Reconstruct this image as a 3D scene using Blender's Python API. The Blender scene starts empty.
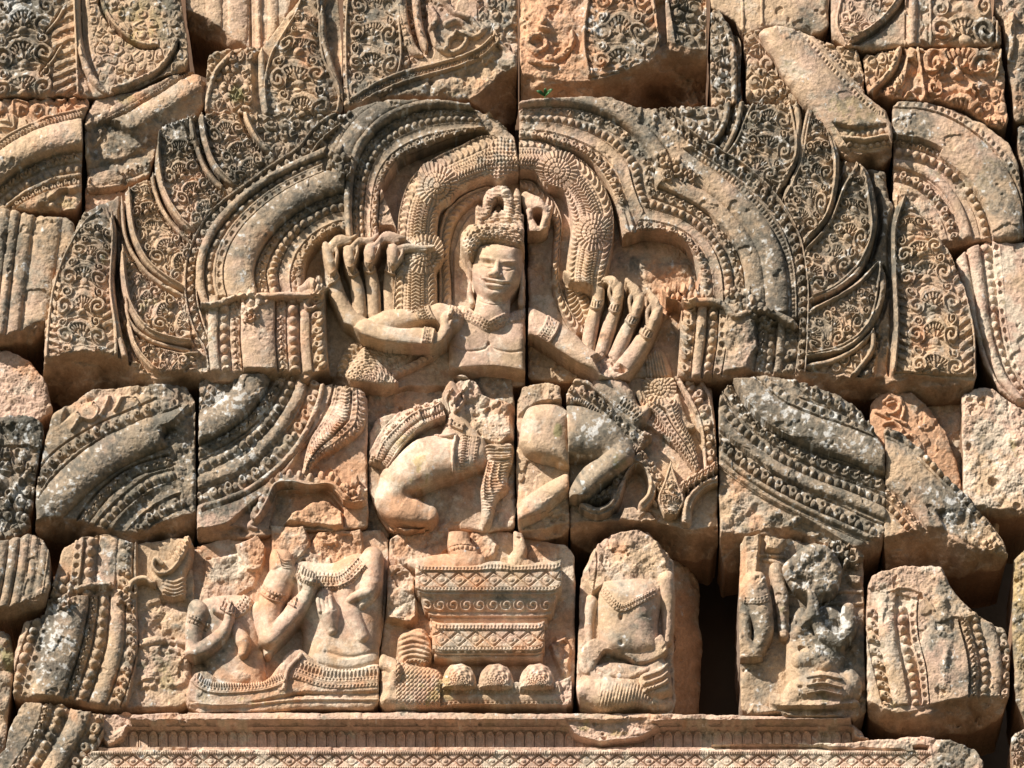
import bpy, math, numpy as np
from mathutils import Matrix
# ------------------------------------------------------------------ camera, sky, sun, exposure
MM = 0.004                      # one relief unit (one photograph pixel on the wall) in metres
PITCH = math.radians(26.0); DIST = 5500.0
TZ = 11.2 / MM                  # height of the pediment's middle above the ground
ce, se = math.cos(PITCH), math.sin(PITCH)
CAM = (0.0, -DIST * ce, TZ - DIST * se)
scene = bpy.context.scene
cam = bpy.data.objects.new('camera', bpy.data.cameras.new('camera'))
scene.collection.objects.link(cam); scene.camera = cam
cam.location = [c * MM for c in CAM]
cam.rotation_euler = (math.radians(90) + PITCH, 0, 0)
cam.data.sensor_width = 36.0; cam.data.lens = 36.0 * DIST / 1024.0
cam.data.clip_end = 5000.0
SUN_EL, SUN_AZ = math.radians(40), math.radians(50)      # azimuth to the left of the wall's normal
world = bpy.data.worlds.new('World'); scene.world = world; world.use_nodes = True
wn = world.node_tree; bg = wn.nodes['Background']
sky = wn.nodes.new('ShaderNodeTexSky'); sky.sky_type = 'NISHITA'; sky.sun_disc = False
sky.sun_elevation = SUN_EL
to_sun = (-math.cos(SUN_EL) * math.sin(SUN_AZ), -math.cos(SUN_EL) * math.cos(SUN_AZ), math.sin(SUN_EL))
sky.sun_rotation = math.atan2(to_sun[0], to_sun[1])
wn.links.new(sky.outputs[0], bg.inputs[0]); bg.inputs[1].default_value = 0.06
sun = bpy.data.objects.new('sun', bpy.data.lights.new('sun', 'SUN')); scene.collection.objects.link(sun)
sun.data.energy = 5.0; sun.data.angle = math.radians(0.5); sun.data.color = (1.0, 0.94, 0.86)
from mathutils import Vector
sun.rotation_euler = Vector(to_sun).to_track_quat('Z', 'Y').to_euler()
sun.location = (-8, -8, 20)
vs = scene.view_settings; vs.view_transform = 'Standard'; vs.look = 'None'; vs.gamma = 1.0; vs.exposure = 0.72
vs.use_curve_mapping = False
scene.cycles.max_bounces = 6; scene.cycles.diffuse_bounces = 4

# ------------------------------------------------------------------ relief canvas
S = 2.0
X0, Y0, X1, Y1 = -34, -34, 1058, 802
NX, NY = int((X1 - X0) * S) + 1, int((Y1 - Y0) * S) + 1
H = np.zeros((NY, NX), np.float32)
PID = np.zeros((NY, NX), np.int16)
SM = np.ones((NY, NX), np.float32)       # how much weathering noise a surface gets
rng = np.random.default_rng(7)
PARTS = [('stone_body', None, 0)]        # name, label, parent id
def part(name, label=None, parent=0):
    PARTS.append((name, label, parent)); return len(PARTS) - 1

def blur(a, sig):
    r = max(1, int(round(sig * 1.0)))
    for _ in range(3):
        for ax in (0, 1):
            p = np.pad(a, [(r + 1, r) if k == ax else (0, 0) for k in (0, 1)], mode='edge')
            c = np.cumsum(p, axis=ax, dtype=np.float64)
            n = a.shape[ax]
            hi = np.take(c, np.arange(2 * r + 1, 2 * r + 1 + n), axis=ax); lo = np.take(c, np.arange(0, n), axis=ax)
            a = ((hi - lo) / (2 * r + 1)).astype(np.float32)
    return a
def lattice(cell, seed):
    """smooth value noise over the whole canvas, lattice size in px"""
    r = np.random.default_rng(seed); c = cell * S
    gx, gy = int(NX / c) + 4, int(NY / c) + 4
    g = r.random((gy, gx)).astype(np.float32) * 2 - 1
    x = np.arange(NX) / c; y = np.arange(NY) / c
    ix = x.astype(int); iy = y.astype(int); fx = x - ix; fy = y - iy
    fx = (fx * fx * (3 - 2 * fx)).astype(np.float32); fy = (fy * fy * (3 - 2 * fy)).astype(np.float32)
    a = g[np.ix_(iy, ix)]; b = g[np.ix_(iy, ix + 1)]; cc = g[np.ix_(iy + 1, ix)]; d = g[np.ix_(iy + 1, ix + 1)]
    return (a * (1 - fx) + b * fx) * (1 - fy)[:, None] + (cc * (1 - fx) + d * fx) * fy[:, None]
def fbm(cell, octv, seed, gain=0.5):
    o = np.zeros((NY, NX), np.float32); a = 1.0; t = 0
    for k in range(octv):
        o += a * lattice(cell, seed + 31 * k); t += a; a *= gain; cell /= 2.03
    return o / t
N_BIG = fbm(90, 3, 1); N_MID = fbm(26, 4, 2); N_MID2 = fbm(22, 4, 12); N_FINE = fbm(6, 4, 3, 0.6); N_PIT = fbm(3.2, 2, 4)
N_PATCH = fbm(34, 5, 5, 0.62); N_PATCH2 = fbm(20, 5, 6, 0.65); N_PATCH3 = fbm(46, 5, 8, 0.6); N_SPOT = fbm(4.5, 3, 9, 0.6)
N_ROCK = np.abs(fbm(30, 4, 10, 0.42)) * 1.25

def win(x0, y0, x1, y1):
    i0 = max(0, int((y0 - Y0) * S)); i1 = min(NY, int(math.ceil((y1 - Y0) * S)) + 1)
    j0 = max(0, int((x0 - X0) * S)); j1 = min(NX, int(math.ceil((x1 - X0) * S)) + 1)
    i1 = max(i1, i0 + 1); j1 = max(j1, j0 + 1)
    u = (np.arange(j0, j1) / S + X0).astype(np.float32); v = (np.arange(i0, i1) / S + Y0).astype(np.float32)
    U, V = np.meshgrid(u, v)
    return (slice(i0, i1), slice(j0, j1)), U, V
def bbox(pts, pad):
    p = np.asarray(pts, float); return p[:, 0].min() - pad, p[:, 1].min() - pad, p[:, 0].max() + pad, p[:, 1].max() + pad
def smooth(pts, n=40, closed=False):
    """Catmull-Rom through pts, n points evenly by length"""
    p = np.asarray(pts, float)
    if len(p) == 2: t = np.linspace(0, 1, n)[:, None]; return p[0] * (1 - t) + p[1] * t
    q = np.vstack([2 * p[0] - p[1], p, 2 * p[-1] - p[-2]]); out = []
    for i in range(1, len(q) - 2):
        t = np.linspace(0, 1, 16, endpoint=False)[:, None]; a, b, c, d = q[i - 1], q[i], q[i + 1], q[i + 2]
        out.append(0.5 * ((2 * b) + (-a + c) * t + (2 * a - 5 * b + 4 * c - d) * t * t + (-a + 3 * b - 3 * c + d) * t ** 3))
    out = np.vstack(out + [p[-1:]])
    L = np.r_[0, np.cumsum(np.hypot(*np.diff(out, axis=0).T))]; g = np.linspace(0, L[-1], n)
    return np.c_[np.interp(g, L, out[:, 0]), np.interp(g, L, out[:, 1])]
def polydist(U, V, P, pad=None):
    """distance, signed side, arclength to a polyline"""
    D = np.full(U.shape, 1e9, np.float32); Sg = np.zeros(U.shape, np.float32); A = np.zeros(U.shape, np.float32); L = 0.0
    u0, v0 = float(U[0, 0]), float(V[0, 0])
    for k in range(len(P) - 1):
        a, b = P[k], P[k + 1]; e = b - a; l2 = float(e @ e)
        if l2 < 1e-9: continue
        if pad is not None:
            j0 = max(0, int((min(a[0], b[0]) - pad - u0) * S)); j1 = int((max(a[0], b[0]) + pad - u0) * S) + 2
            i0 = max(0, int((min(a[1], b[1]) - pad - v0) * S)); i1 = int((max(a[1], b[1]) + pad - v0) * S) + 2
            if j1 <= 0 or i1 <= 0 or j0 >= U.shape[1] or i0 >= U.shape[0]: L += math.sqrt(l2); continue
            sl = (slice(i0, i1), slice(j0, j1))
        else: sl = (slice(None), slice(None))
        x = U[sl] - np.float32(a[0]); y = V[sl] - np.float32(a[1])
        t = np.clip((x * np.float32(e[0]) + y * np.float32(e[1])) / np.float32(l2), 0, 1)
        dx = x - t * np.float32(e[0]); dy = y - t * np.float32(e[1]); d = np.sqrt(dx * dx + dy * dy)
        m = d < D[sl]
        D[sl] = np.where(m, d, D[sl]); A[sl] = np.where(m, L + t * math.sqrt(l2), A[sl])
        Sg[sl] = np.where(m, np.sign(np.float32(e[0]) * dy - np.float32(e[1]) * dx), Sg[sl]); L += math.sqrt(l2)
    return D, Sg, A, L
def inpoly(U, V, P):
    m = np.zeros(U.shape, bool); n = len(P); v = V[:, 0]
    for k in range(n):
        (xa, ya), (xb, yb) = P[k], P[(k + 1) % n]
        if ya == yb: continue
        r = ((ya > v) != (yb > v)); xi = (xb - xa) * (v - ya) / (yb - ya) + xa
        m ^= r[:, None] & (U < xi[:, None])
    return m
def sdf(U, V, P):
    """signed distance to a closed polygon, negative inside"""
    P = np.asarray(P, float); D, _, _, _ = polydist(U, V, np.vstack([P, P[:1]])); return np.where(inpoly(U, V, P), -D, D)
def sst(a, b, x): t = np.clip((x - a) / (b - a), 0, 1); return t * t * (3 - 2 * t)
def smax(a, b, k):
    h = np.clip(0.5 + 0.5 * (a - b) / k, 0, 1); return b * (1 - h) + a * h + k * h * (1 - h)
def rnd(i, j=0): x = np.sin(i * 12.9898 + j * 78.233) * 43758.5453; return x - np.floor(x)
def put(sl, m, new, pid=None, mode='set', sm=None, soft=0):
    h = H[sl]
    if mode == 'max': m = m & (new > h)
    if mode == 'add': new = h + new
    if mode == 'min': m = m & (new < h)
    H[sl] = np.where(m, new, h)
    if pid is not None: PID[sl] = np.where(m, pid, PID[sl])
    if sm is not None: SM[sl] = np.where(m, sm, SM[sl])

# ------------------------------------------------------------------ carved profiles. x across (0..w), s along, both in px
def spiral(dx, dy, R, hand=1, ph=0.0, turns=1.6, sharp=1.0):
    r = np.sqrt(dx * dx + dy * dy); th = np.arctan2(dy, dx) * hand
    w = np.cos(2 * math.pi * (r / R * turns) - th + ph)
    return np.where(r < R, (0.5 + 0.5 * w) * sst(R, R * 0.82, r), 0)
def K(kind, x, w, s, h):
    q = 2 * x / w - 1
    if kind == 'flat': return 0 * s + h
    if kind == 'groove': return 0 * s - h
    if kind == 'torus': return h * np.sqrt(np.clip(1 - q * q * 0.96, 0, 1))
    if kind == 'cove': return -h * np.sqrt(np.clip(1 - q * q * 0.96, 0, 1))
    if kind == 'fall': return -h * (x / w)
    if kind == 'beads':
        p = w * 0.95; i = np.floor(s / p); a = s - (i + .5) * p; b = x - w / 2; R = w * 0.42 * (0.92 + 0.16 * rnd(i))
        return -2.0 + np.sqrt(np.clip(R * R - a * a - b * b, 0, None)) * 1.15 * (h / 4) * (0.8 + 0.35 * rnd(i, 3))
    if kind == 'dots':
        p = w * 1.15; i = np.floor(s / p); a = s - (i + .5) * p; b = x - w / 2; R = w * 0.36
        return h * 0.5 - np.sqrt(np.clip(R * R - a * a - b * b, 0, None)) * 0.9
    if kind == 'florets':
        p = w * 1.15; i = np.floor(s / p); a = (s - (i + .5) * p) / (p / 2); b = q
        r = np.sqrt(a * a + b * b); th = np.arctan2(b, a)
        f = h * np.clip(1 - r ** 3, 0, 1) * (0.62 + 0.38 * np.cos(4 * th + 0.8)) - h * 0.9 * (r < 0.24)
        return np.where(r < 1, f, 0) - 0.8
    if kind == 'squares':
        p = w * 1.0; i = np.floor(s / p); a = (s - (i + .5) * p) / (p / 2); b = q
        lob = np.maximum(np.clip(1 - ((a + .18) ** 2 / .45 + (b + .15) ** 2 / .62), 0, 1), np.clip(1 - ((a - .55) ** 2 / .14 + (b - .5) ** 2 / .2), 0, 1))
        hole = np.exp(-((a + .12) ** 2 + (b - .12) ** 2) * 26) + .8 * np.exp(-((a - .45) ** 2 + (b + .55) ** 2) * 14)
        return .8 * h * (.95 * sst(0, .45, lob) + .2 * lob - .8 * hole) * (.85 + .3 * rnd(i, 7)) - h * .3
    if kind == 'lotus':
        p = w * 1.25; i = np.floor(s / p); a = (s - (i + .5) * p) / (p / 2)
        lob = np.maximum(np.clip(1 - ((a + .32) ** 2 / .32 + (q + .05) ** 2 / .80), 0, 1), np.clip(1 - ((a - .52) ** 2 / .14 + (q - .30) ** 2 / .45), 0, 1))
        hole = np.exp(-((a + .30) ** 2 + (q + .15) ** 2) * 26) + .9 * np.exp(-((a - .35) ** 2 + (q + .65) ** 2) * 16)
        return .78 * h * (.95 * sst(0, .45, lob) + .2 * lob - .8 * hole) * (0.85 + .3 * rnd(i, 5)) - h * .35
    if kind == 'hatch':
        p = max(2.2, h); return 0.9 * np.cos(2 * math.pi * s / p) + np.sqrt(np.clip(1 - q * q, 0, 1)) * 1.2
    if kind == 'rope':
        p = w * 0.75; return 1.3 * np.cos(2 * math.pi * (s + 0.35 * w * q * q - .3 * w * q) / p) * np.clip(1.2 - q * q, 0, 1) + h * np.sqrt(np.clip(1 - q * q * .95, 0, 1))
    if kind == 'chevron':
        p = 3.4; return h * np.sqrt(np.clip(1 - q * q * .7, 0, 1)) + 1.0 * np.cos(2 * math.pi * (s + np.abs(q) * w * .3) / p)
    if kind == 'scales':
        p = 4.2; r0 = np.floor(x / p); a = (s / p + 0.5 * (r0 % 2)); a = a - np.floor(a) - .5; b = x / p - r0 - .5
        return h + 1.3 * np.clip(1 - (a * a * 4 + b * b * 4), 0, 1) - .4
    if kind == 'diamond':
        p = w * 1.25; i = np.floor(s / p); a = (s / p - i - .5) * 2; m = np.abs(a) + np.abs(q)
        ln = np.minimum(np.abs(m - 1.0), 9); ln2 = np.abs(np.abs(a) - np.abs(q))
        f = -h * sst(.24, .06, np.abs(m - 1)) + h * .22 * np.exp(-(a * a + q * q) * 18) - h * .35 * np.exp(-((np.sqrt(a * a + q * q) - .42) ** 2) * 90)
        return f
    if kind == 'petals':
        p = w * 0.55; i = np.floor(s / p); a = np.abs(s / p - i - .5) * 2
        m = a ** 2.2 + np.clip(.35 - x / w, 0, 1) * 2.2
        return h * sst(.95, .7, m) - h * .45 * sst(.5, .3, m)
    if kind == 'vine':
        p = w * .95; i = np.floor(s / p); a = s - (i + .5) * p
        return h * .9 * spiral(a, x - w * .52, w * .5, 1, 0.4 + .5 * rnd(i), 1.5) + h * .35 * sst(.92, .8, np.abs(q))
    if kind == 'zig':
        p = w * .8; a = np.abs(s / p - np.floor(s / p) - .5) * 2; return h * sst(.0, .35, a - x / w) - .5
    return 0 * s
def profile(segs, X, Sx):
    """segs: (width, kind, height, base0, base1); X is 0..1 across the whole width"""
    tot = sum(g[0] for g in segs); out = np.zeros_like(X); x = X * tot; c = 0.0
    for (w, kind, h, b0, b1) in segs:
        m = (x >= c) & (x < c + w + 1e-4)
        if m.any():
            xx = x[m] - c; out[m] = b0 + (b1 - b0) * xx / w + K(kind, xx, w, Sx[m], h)
        c += w
    return out
def ribbon(outer, inner, segs, pid, base=0.0, n=44, clip=None, sm=None, fn=None, lift=0.0):
    O = smooth(outer, n); I = smooth(inner, n); M = (O + I) / 2
    sl, U, V = win(*bbox(np.vstack([O, I]), 2)); poly = np.vstack([O, I[::-1]]); m = inpoly(U, V, poly)
    if clip is not None: m &= inpoly(U, V, clip)
    wob = N_MID2[sl] * 0.8
    dO = polydist(U, V, O)[0]; dI = polydist(U, V, I)[0]; A = polydist(U, V, M)[2]
    X = np.clip((dO + wob * .5) / (dO + dI + 1e-6), 0, 0.9999)
    h = base + (profile(segs, X, A) if fn is None else fn(X, A, dO + dI))
    if lift: h = h + lift * np.sqrt(np.clip(1 - (2 * X - 1) ** 2, 0, 1))
    put(sl, m, h, pid, sm=sm)
    return poly
def stroke(pts, w0, w1, h, pid=None, mode='max', base=None, kind='torus', n=36, rel=True, sm=None, sq=1.0, taper=0.0):
    """a raised moulding along a curve. rel: height above the surface that is there"""
    P = smooth(pts, n); wm = max(w0, w1) / 2
    sl, U, V = win(*bbox(P, wm + 3)); D, Sg, A, L = polydist(U, V, P, wm + 3)
    t = A / L; w = (w0 + (w1 - w0) * t) / 2
    if taper: w = w * np.clip(np.minimum(t, 1 - t) / taper, 0.08, 1) ** .7
    q = np.clip(D / w, 0, 1)
    if kind == 'torus': f = h * np.sqrt(1 - q * q)
    elif kind == 'flat': f = h * sst(1.0, 0.72, q)
    else: f = h * .8 * sst(1.0, .8, q) + K(kind, np.clip((Sg * D + w), 0, None) / (2 * w) * (2 * wm), 2 * wm, A, 2.0) * .9
    m = D < w
    if base is not None: put(sl, m, base + f, pid, mode, sm=sm)
    elif mode == 'cut': put(sl, m, H[sl] - f, pid, 'set', sm=sm)
    else: put(sl, m, H[sl] + f, pid, 'set', sm=sm)
def bandc(pts, w, segs, pid, base=0.0, sm=None, n=44, clip=None):
    """a carved band centred on a traced curve"""
    P = smooth(pts, n); sl, U, V = win(*bbox(P, w / 2 + 2)); D, Sg, A, L = polydist(U, V, P, w / 2 + 2)
    m = (D < w / 2) & (A > .01) & (A < L - .01); X = np.clip((Sg * D + w / 2) / w + .02 * N_MID2[sl], 0, .9999)
    put(sl, m, base + (profile(segs, X, A) if not isinstance(segs, tuple) else K(segs[0], X * w, w, A, segs[1])), pid, sm=sm)
def rim(pts, w, h, pid, groove=1, gd=7, side=1, w1=None):
    """the raised border of a leaf, with the deep cut that sets it off from its neighbour"""
    P = smooth(pts, 40); w1 = w1 or w; wm = max(w, w1)
    sl, U, V = win(*bbox(P, wm * 2.5 + 2)); D, Sg, A, L = polydist(U, V, P, wm * 2.5 + 2)
    t = A / L; ww = (w + (w1 - w) * t) / 2 * np.clip(np.minimum(t * 8 + .3, (1 - t) * 8 + .4), 0, 1)
    if groove:
        g = (D < ww * 3.0) & (Sg * side > 0) & (t > .01) & (t < .99)
        put(sl, g, H[sl] - gd * sst(1.0, .55, D / (ww * 3.0 + .01)), None, 'set')
    m = D < ww; q = np.clip(D / (ww + .01), 0, 1)
    put(sl, m, np.maximum(H[sl], 0 * D + blurH(sl)) + h * np.sqrt(1 - q * q), pid, 'set', sm=.6)
def blurH(sl): return np.float32(H[sl].mean() * 0) + np.float32(0)
def fill(poly, pid, base=0.0, amp=4.0, cell=13.0, seed=1, mode='set', ang=0.0, edge=0, sm=None):
    """close-packed carved scrolls and curled leaves"""
    sl, U, V = win(*bbox(poly, 1)); m = inpoly(U, V, poly)
    h = base + scrolls(U, V, cell, seed, amp)
    put(sl, m, h, pid, mode, sm=sm)
def scrolls(U, V, cell, seed, amp):
    wx = 2.6 * np.sin(V / (cell * 1.7) + seed) + 1.8 * np.sin((U + V) / (cell * 1.1) + 2 * seed); wy = 2.6 * np.sin(U / (cell * 1.9) + 2.3 * seed) + 1.6 * np.sin((U - V) / (cell * 1.3))
    x = (U + wx * cell / 13) / cell; y = (V + wy * cell / 13) / (cell * .87); iy = np.floor(y)
    b1 = np.full(U.shape, 9.0, np.float32); b2 = b1.copy(); DX = np.zeros_like(b1); DY = np.zeros_like(b1); ID = np.zeros_like(b1)
    for dj in (-1, 0, 1):
        ry = iy + dj; off = .5 * (ry % 2); ix = np.floor(x - off)
        for di in (-1, 0, 1):
            cx = ix + di; k1 = rnd(cx + 7.1 * seed, ry); k2 = rnd(ry + 3.3 * seed, cx + 5)
            px = (cx + off + .5 + .6 * (k1 - .5)) ; py = ry + .5 + .6 * (k2 - .5); wt = .16 * (rnd(cx + 1.7, ry + seed) - .5)
            dx = x - px; dy = (y - py) * .87; d = np.sqrt(dx * dx + dy * dy) + wt
            c = d < b1; b2 = np.where(c, b1, np.minimum(b2, d))
            DX = np.where(c, dx, DX); DY = np.where(c, dy, DY); ID = np.where(c, k1 * 97 + k2 * 13, ID); b1 = np.where(c, d, b1)
    rr = np.sqrt(DX * DX + DY * DY)
    edge = sst(0.03, .20, b2 - b1)
    typ = rnd(ID, 2); th = np.arctan2(DY, DX); hand = np.where(rnd(ID, 4) > .5, 1, -1); ph = rnd(ID, 6) * 6.28
    sp = .5 + .5 * np.cos(2 * math.pi * rr * 1.9 - th * hand + ph); sp = np.where(rr < .16, 1.15, sp)
    ca, sa = np.cos(ph), np.sin(ph); a = DX * ca + DY * sa; b = -DX * sa + DY * ca
    leaf = (.5 + .5 * np.cos(2 * math.pi * (np.abs(b) * 2.6 + a * 1.7))) * .8 + .35 * np.exp(-(b / .05) ** 2) - .2
    comma = np.exp(-((a - .1) ** 2 + (b + .05) ** 2) * 26) * 1.1 + np.exp(-((np.sqrt((a + .06) ** 2 + (b - .08) ** 2) - .30) / .07) ** 2) * .9
    f = np.where(typ < .34, sp, np.where(typ < .66, leaf, comma))
    dome = np.clip(1 - rr * rr * 1.8, 0, 1); lift = .75 + .5 * rnd(ID, 9)
    return amp * 1.05 * (edge * lift * (.50 * dome + .55 * sst(.2, .75, f)) - .55)
def motif(axis_l, axis_r, pid, base=0, amp=5.0, period=26.0, rimw=0.13, seed=1, tip=0.0, bulge=3.0, clip=None):
    """a flame-shaped leaf: stacked crowns, bosses and paired volutes between raised borders.
    edges run from the foot to the tip"""
    n = 40; Lc = smooth(axis_l, n); Rc = smooth(axis_r, n); M = (Lc + Rc) / 2
    sl, U, V = win(*bbox(np.vstack([Lc, Rc]), 2)); poly = np.vstack([Lc, Rc[::-1]]); m = inpoly(U, V, poly)
    if clip is not None: m &= inpoly(U, V, clip)
    dL = polydist(U, V, Lc)[0]; dR = polydist(U, V, Rc)[0]; s = polydist(U, V, M)[2]
    q = (dL - dR) / (dL + dR + 1e-6); W = (dL + dR) / 2 + .01
    x = q * W; P = period
    x = x + 1.6 * np.sin(s / 9.0 + seed * 1.7 + base) * sst(0, 8, W) + 3.0 * N_MID2[sl]; s = s + 5.0 * N_MID[sl] + 2.0 * np.sin(s / 23.0 + seed)
    Wn = np.maximum(W * (1 - rimw), 3)
    i = np.floor(s / P); y = s - i * P - P * .5             # y grows towards the tip
    k = np.clip(Wn / (P * .9), .35, 1.35)                   # units shrink where the leaf narrows
    a = np.abs(x)
    f = np.zeros_like(x)
    # fan crown of ribs above the boss
    r = np.sqrt(x * x + (y + P * .22) ** 2); th = np.arctan2(y + P * .22, x)
    R = P * .46 * np.minimum(k, 1.05)
    fanm = (th > .12) & (th < math.pi - .12)
    f = np.where(fanm & (r < R) & (r > R * .62), .75 * (.35 + .65 * (np.cos(22 * th) > -.2)), f)
    f = np.where(fanm & (r >= R) & (r < R * 1.2), .95, f)
    f = np.where(fanm & (r <= R * .55), .55 + .35 * np.cos(7 * th), f)
    rb = np.sqrt(x * x + (y + P * .30) ** 2); f = np.where(rb < P * .15, np.sqrt(np.clip(1 - (rb / (P * .15)) ** 2, 0, 1)), f)
    # volutes
    vx = np.minimum(Wn * .62, P * .62); vR = np.minimum(P * .30, Wn * .36)
    for (yy, rr, hd) in ((-.12 * P, 1.0, 1), (.36 * P, .62, -1)):
        dx = a - vx; dy = y - yy; d = np.sqrt(dx * dx + dy * dy); RR = vR * rr
        sp = .5 + .5 * np.cos(2 * math.pi * d / RR * 1.5 - np.arctan2(dy, dx) * hd)
        f = np.where(d < RR, .25 + .75 * sst(.2, .7, sp), f)
    # leaf tongues on the outside
    tg = .5 + .5 * np.cos(2 * math.pi * (y * .9 - a * .55) / (P * .30)); out = (a > vx + vR * .8) & (f == 0)
    f = np.where(out, .75 * sst(.25, .7, tg), f)
    j = (f == 0); f = np.where(j, .35 * (.5 + .5 * np.cos(2 * math.pi * (y + a * .5) / (P * .22))), f)
    f = f * np.clip(.80 + .8 * N_MID2[sl], .2, 1.2)
    narrow = sst(3, 8, W); f = f * narrow
    rm = np.abs(q) > 1 - np.maximum(rimw, 2.6 / W); qq = (1 - np.abs(q)) / np.maximum(rimw, 2.6 / W)
    h = base + bulge * np.sqrt(np.clip(1 - q * q, 0, 1)) + amp * 1.0 * (f - .45)
    h = np.where(rm, base + amp * .75 * np.sqrt(np.clip(1 - (2 * qq - 1) ** 2 * .9, 0, 1)), h)
    put(sl, m, h, pid, sm=.75)
    return poly
# ------------------------------------------------------------------ rounded bodies
class Body:
    """a figure: rounded limbs melted together, then laid over the relief"""
    def __init__(s, x0, y0, x1, y1): s.sl, s.U, s.V = win(x0, y0, x1, y1); s.h = np.full(s.U.shape, -200, np.float32)
    def add(s, f, m, k=3.0):
        f = np.where(m, f, -200).astype(np.float32)
        both = (s.h > -150) & m
        s.h = np.where(both, smax(s.h, f, k), np.maximum(s.h, f))
    def limb(s, pts, rad, z, k=3.0, flat=1.0, n=24):
        P = smooth(pts, n) if len(pts) > 2 else smooth(pts, 6)
        rad = np.atleast_1d(rad); z = np.atleast_1d(z)
        D, _, A, L = polydist(s.U, s.V, P, float(rad.max()) + 2); t = A / L
        r = np.interp(t, np.linspace(0, 1, len(rad)), rad); zz = np.interp(t, np.linspace(0, 1, len(z)), z)
        s.add(zz + flat * np.sqrt(np.clip(r * r - D * D, 0, None)), D < r, k)
    def ball(s, x, y, rx, ry, z, hz, rot=0, k=3.0):
        c, sn = math.cos(rot), math.sin(rot); dx, dy = s.U - x, s.V - y
        a = (dx * c + dy * sn) / rx; b = (-dx * sn + dy * c) / ry; r2 = a * a + b * b
        s.add(z + hz * np.sqrt(np.clip(1 - r2, 0, 1)), r2 < 1, k)
    def slab(s, poly, z, hz, soft, k=3.0, p=2.0):
        d = -sdf(s.U, s.V, smooth_poly(poly)); t = np.clip(d / soft, 0, 1)
        s.add(z + hz * np.sqrt(np.clip(1 - (1 - t) ** p, 0, 1)), d > 0, k)
    def carve(s, f, m=True): s.h = np.where((s.h > -150) & m, s.h + f, s.h)
    def line(s, pts, w, d):
        D, _, A, L = polydist(s.U, s.V, smooth(pts, 20), w + 1); s.carve(-d * np.exp(-(D / (w * .5)) ** 2))
    def bump(s, x, y, rx, ry, h, rot=0):
        c, sn = math.cos(rot), math.sin(rot); dx, dy = s.U - x, s.V - y
        a = (dx * c + dy * sn) / rx; b = (-dx * sn + dy * c) / ry; s.carve(h * np.exp(-(a * a + b * b)))
    def lay(s, pid, sm=.35, mode='max'): put(s.sl, s.h > -150, s.h, pid, mode, sm=sm)
def smooth_poly(P, n=90):
    P = list(P); Q = P[-2:] + P + P[:2]; c = smooth(Q, n * 2); 
    # keep one turn of the closed curve
    d0 = np.hypot(*(c - np.array(P[0])).T); i0 = int(np.argmin(d0[: n])); d1 = np.hypot(*(c - np.array(P[0])).T); i1 = n + int(np.argmin(d1[n:]))
    return c[i0:i1]
def overlay(pts, w0, w1, pid, h, kind, n=40, sm=.5, clip=None):
    """jewellery and cloth bands lying on a body: follows what is there, stands h proud"""
    P = smooth(pts, n); wm = max(w0, w1) / 2
    sl, U, V = win(*bbox(P, wm + 2)); D, Sg, A, L = polydist(U, V, P, wm + 2)
    t = A / L; w = (w0 + (w1 - w0) * t) / 2; m = (D < w) & (A > .01) & (A < L - .01)
    if clip is not None: m &= clip(U, V)
    X = np.clip((Sg * D + w) / (2 * w), 0, .9999)
    if isinstance(kind, str): f = K(kind, X * 2 * wm, 2 * wm, A, 2.0)
    else: f = profile(kind, X, A)
    put(sl, m, H[sl] + h * sst(1.0, .8, D / (w + .01)) + f, pid, 'set', sm=sm)
def rosette(x, y, R, pid, h, spokes=26, base=None, sm=.5):
    sl, U, V = win(x - R - 1, y - R - 1, x + R + 1, y + R + 1); dx, dy = U - x, V - y; r = np.sqrt(dx * dx + dy * dy) / R; th = np.arctan2(dy, dx)
    ring = np.where(r < .16, 1.2, np.where(r < .38, .9 + .5 * np.cos(th * spokes * .45), np.where(r < .62, .6 + .5 * np.cos(th * spokes * .7 + 1), .3 + .75 * np.cos(th * spokes))))
    ring = ring - .9 * (np.abs(r - .4) < .03) - .9 * (np.abs(r - .64) < .03) - .9 * (np.abs(r - .17) < .03)
    b = np.maximum(blur(H[sl], 6 * S / 2), base) if base is not None else H[sl]
    ring = ring * (.7 + 1.2 * np.clip(N_MID2[sl] + .3, 0, .6))
    put(sl, r < 1, b - 1 + h * .6 * np.sqrt(np.clip(1 - r * r * .9, 0, 1)) + .95 * ring, pid, 'set', sm=sm)
def rough(poly, level, amp=6.0, pid=0, blend=4.0, gx=0.0, gy=0.0, mode='set', grain=1.0):
    """a broken patch"""
    sl, U, V = win(*bbox(poly, 2)); d = -sdf(U, V, poly) + N_MID2[sl] * 3.0
    P = np.mean(np.asarray(poly, float), 0)
    f = level + amp * .62 * (N_ROCK[sl] * 2.0 - .5) + .5 * N_FINE[sl] + gx * (U - P[0]) + gy * (V - P[1])
    t = sst(0, blend, d); put(sl, d > 0, H[sl] * (1 - t) + f * t, pid, mode, sm=1.6 * grain)
def sink(poly, level, pid=None, blend=1.2, sm=.8, gx=0, gy=0):
    sl, U, V = win(*bbox(poly, 2)); d = -sdf(U, V, poly); P = np.mean(np.asarray(poly, float), 0); t = sst(0, blend, d)
    put(sl, d > 0, H[sl] * (1 - t) + (level + gx * (U - P[0]) + gy * (V - P[1])) * t, pid, 'set', sm=sm)
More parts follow.
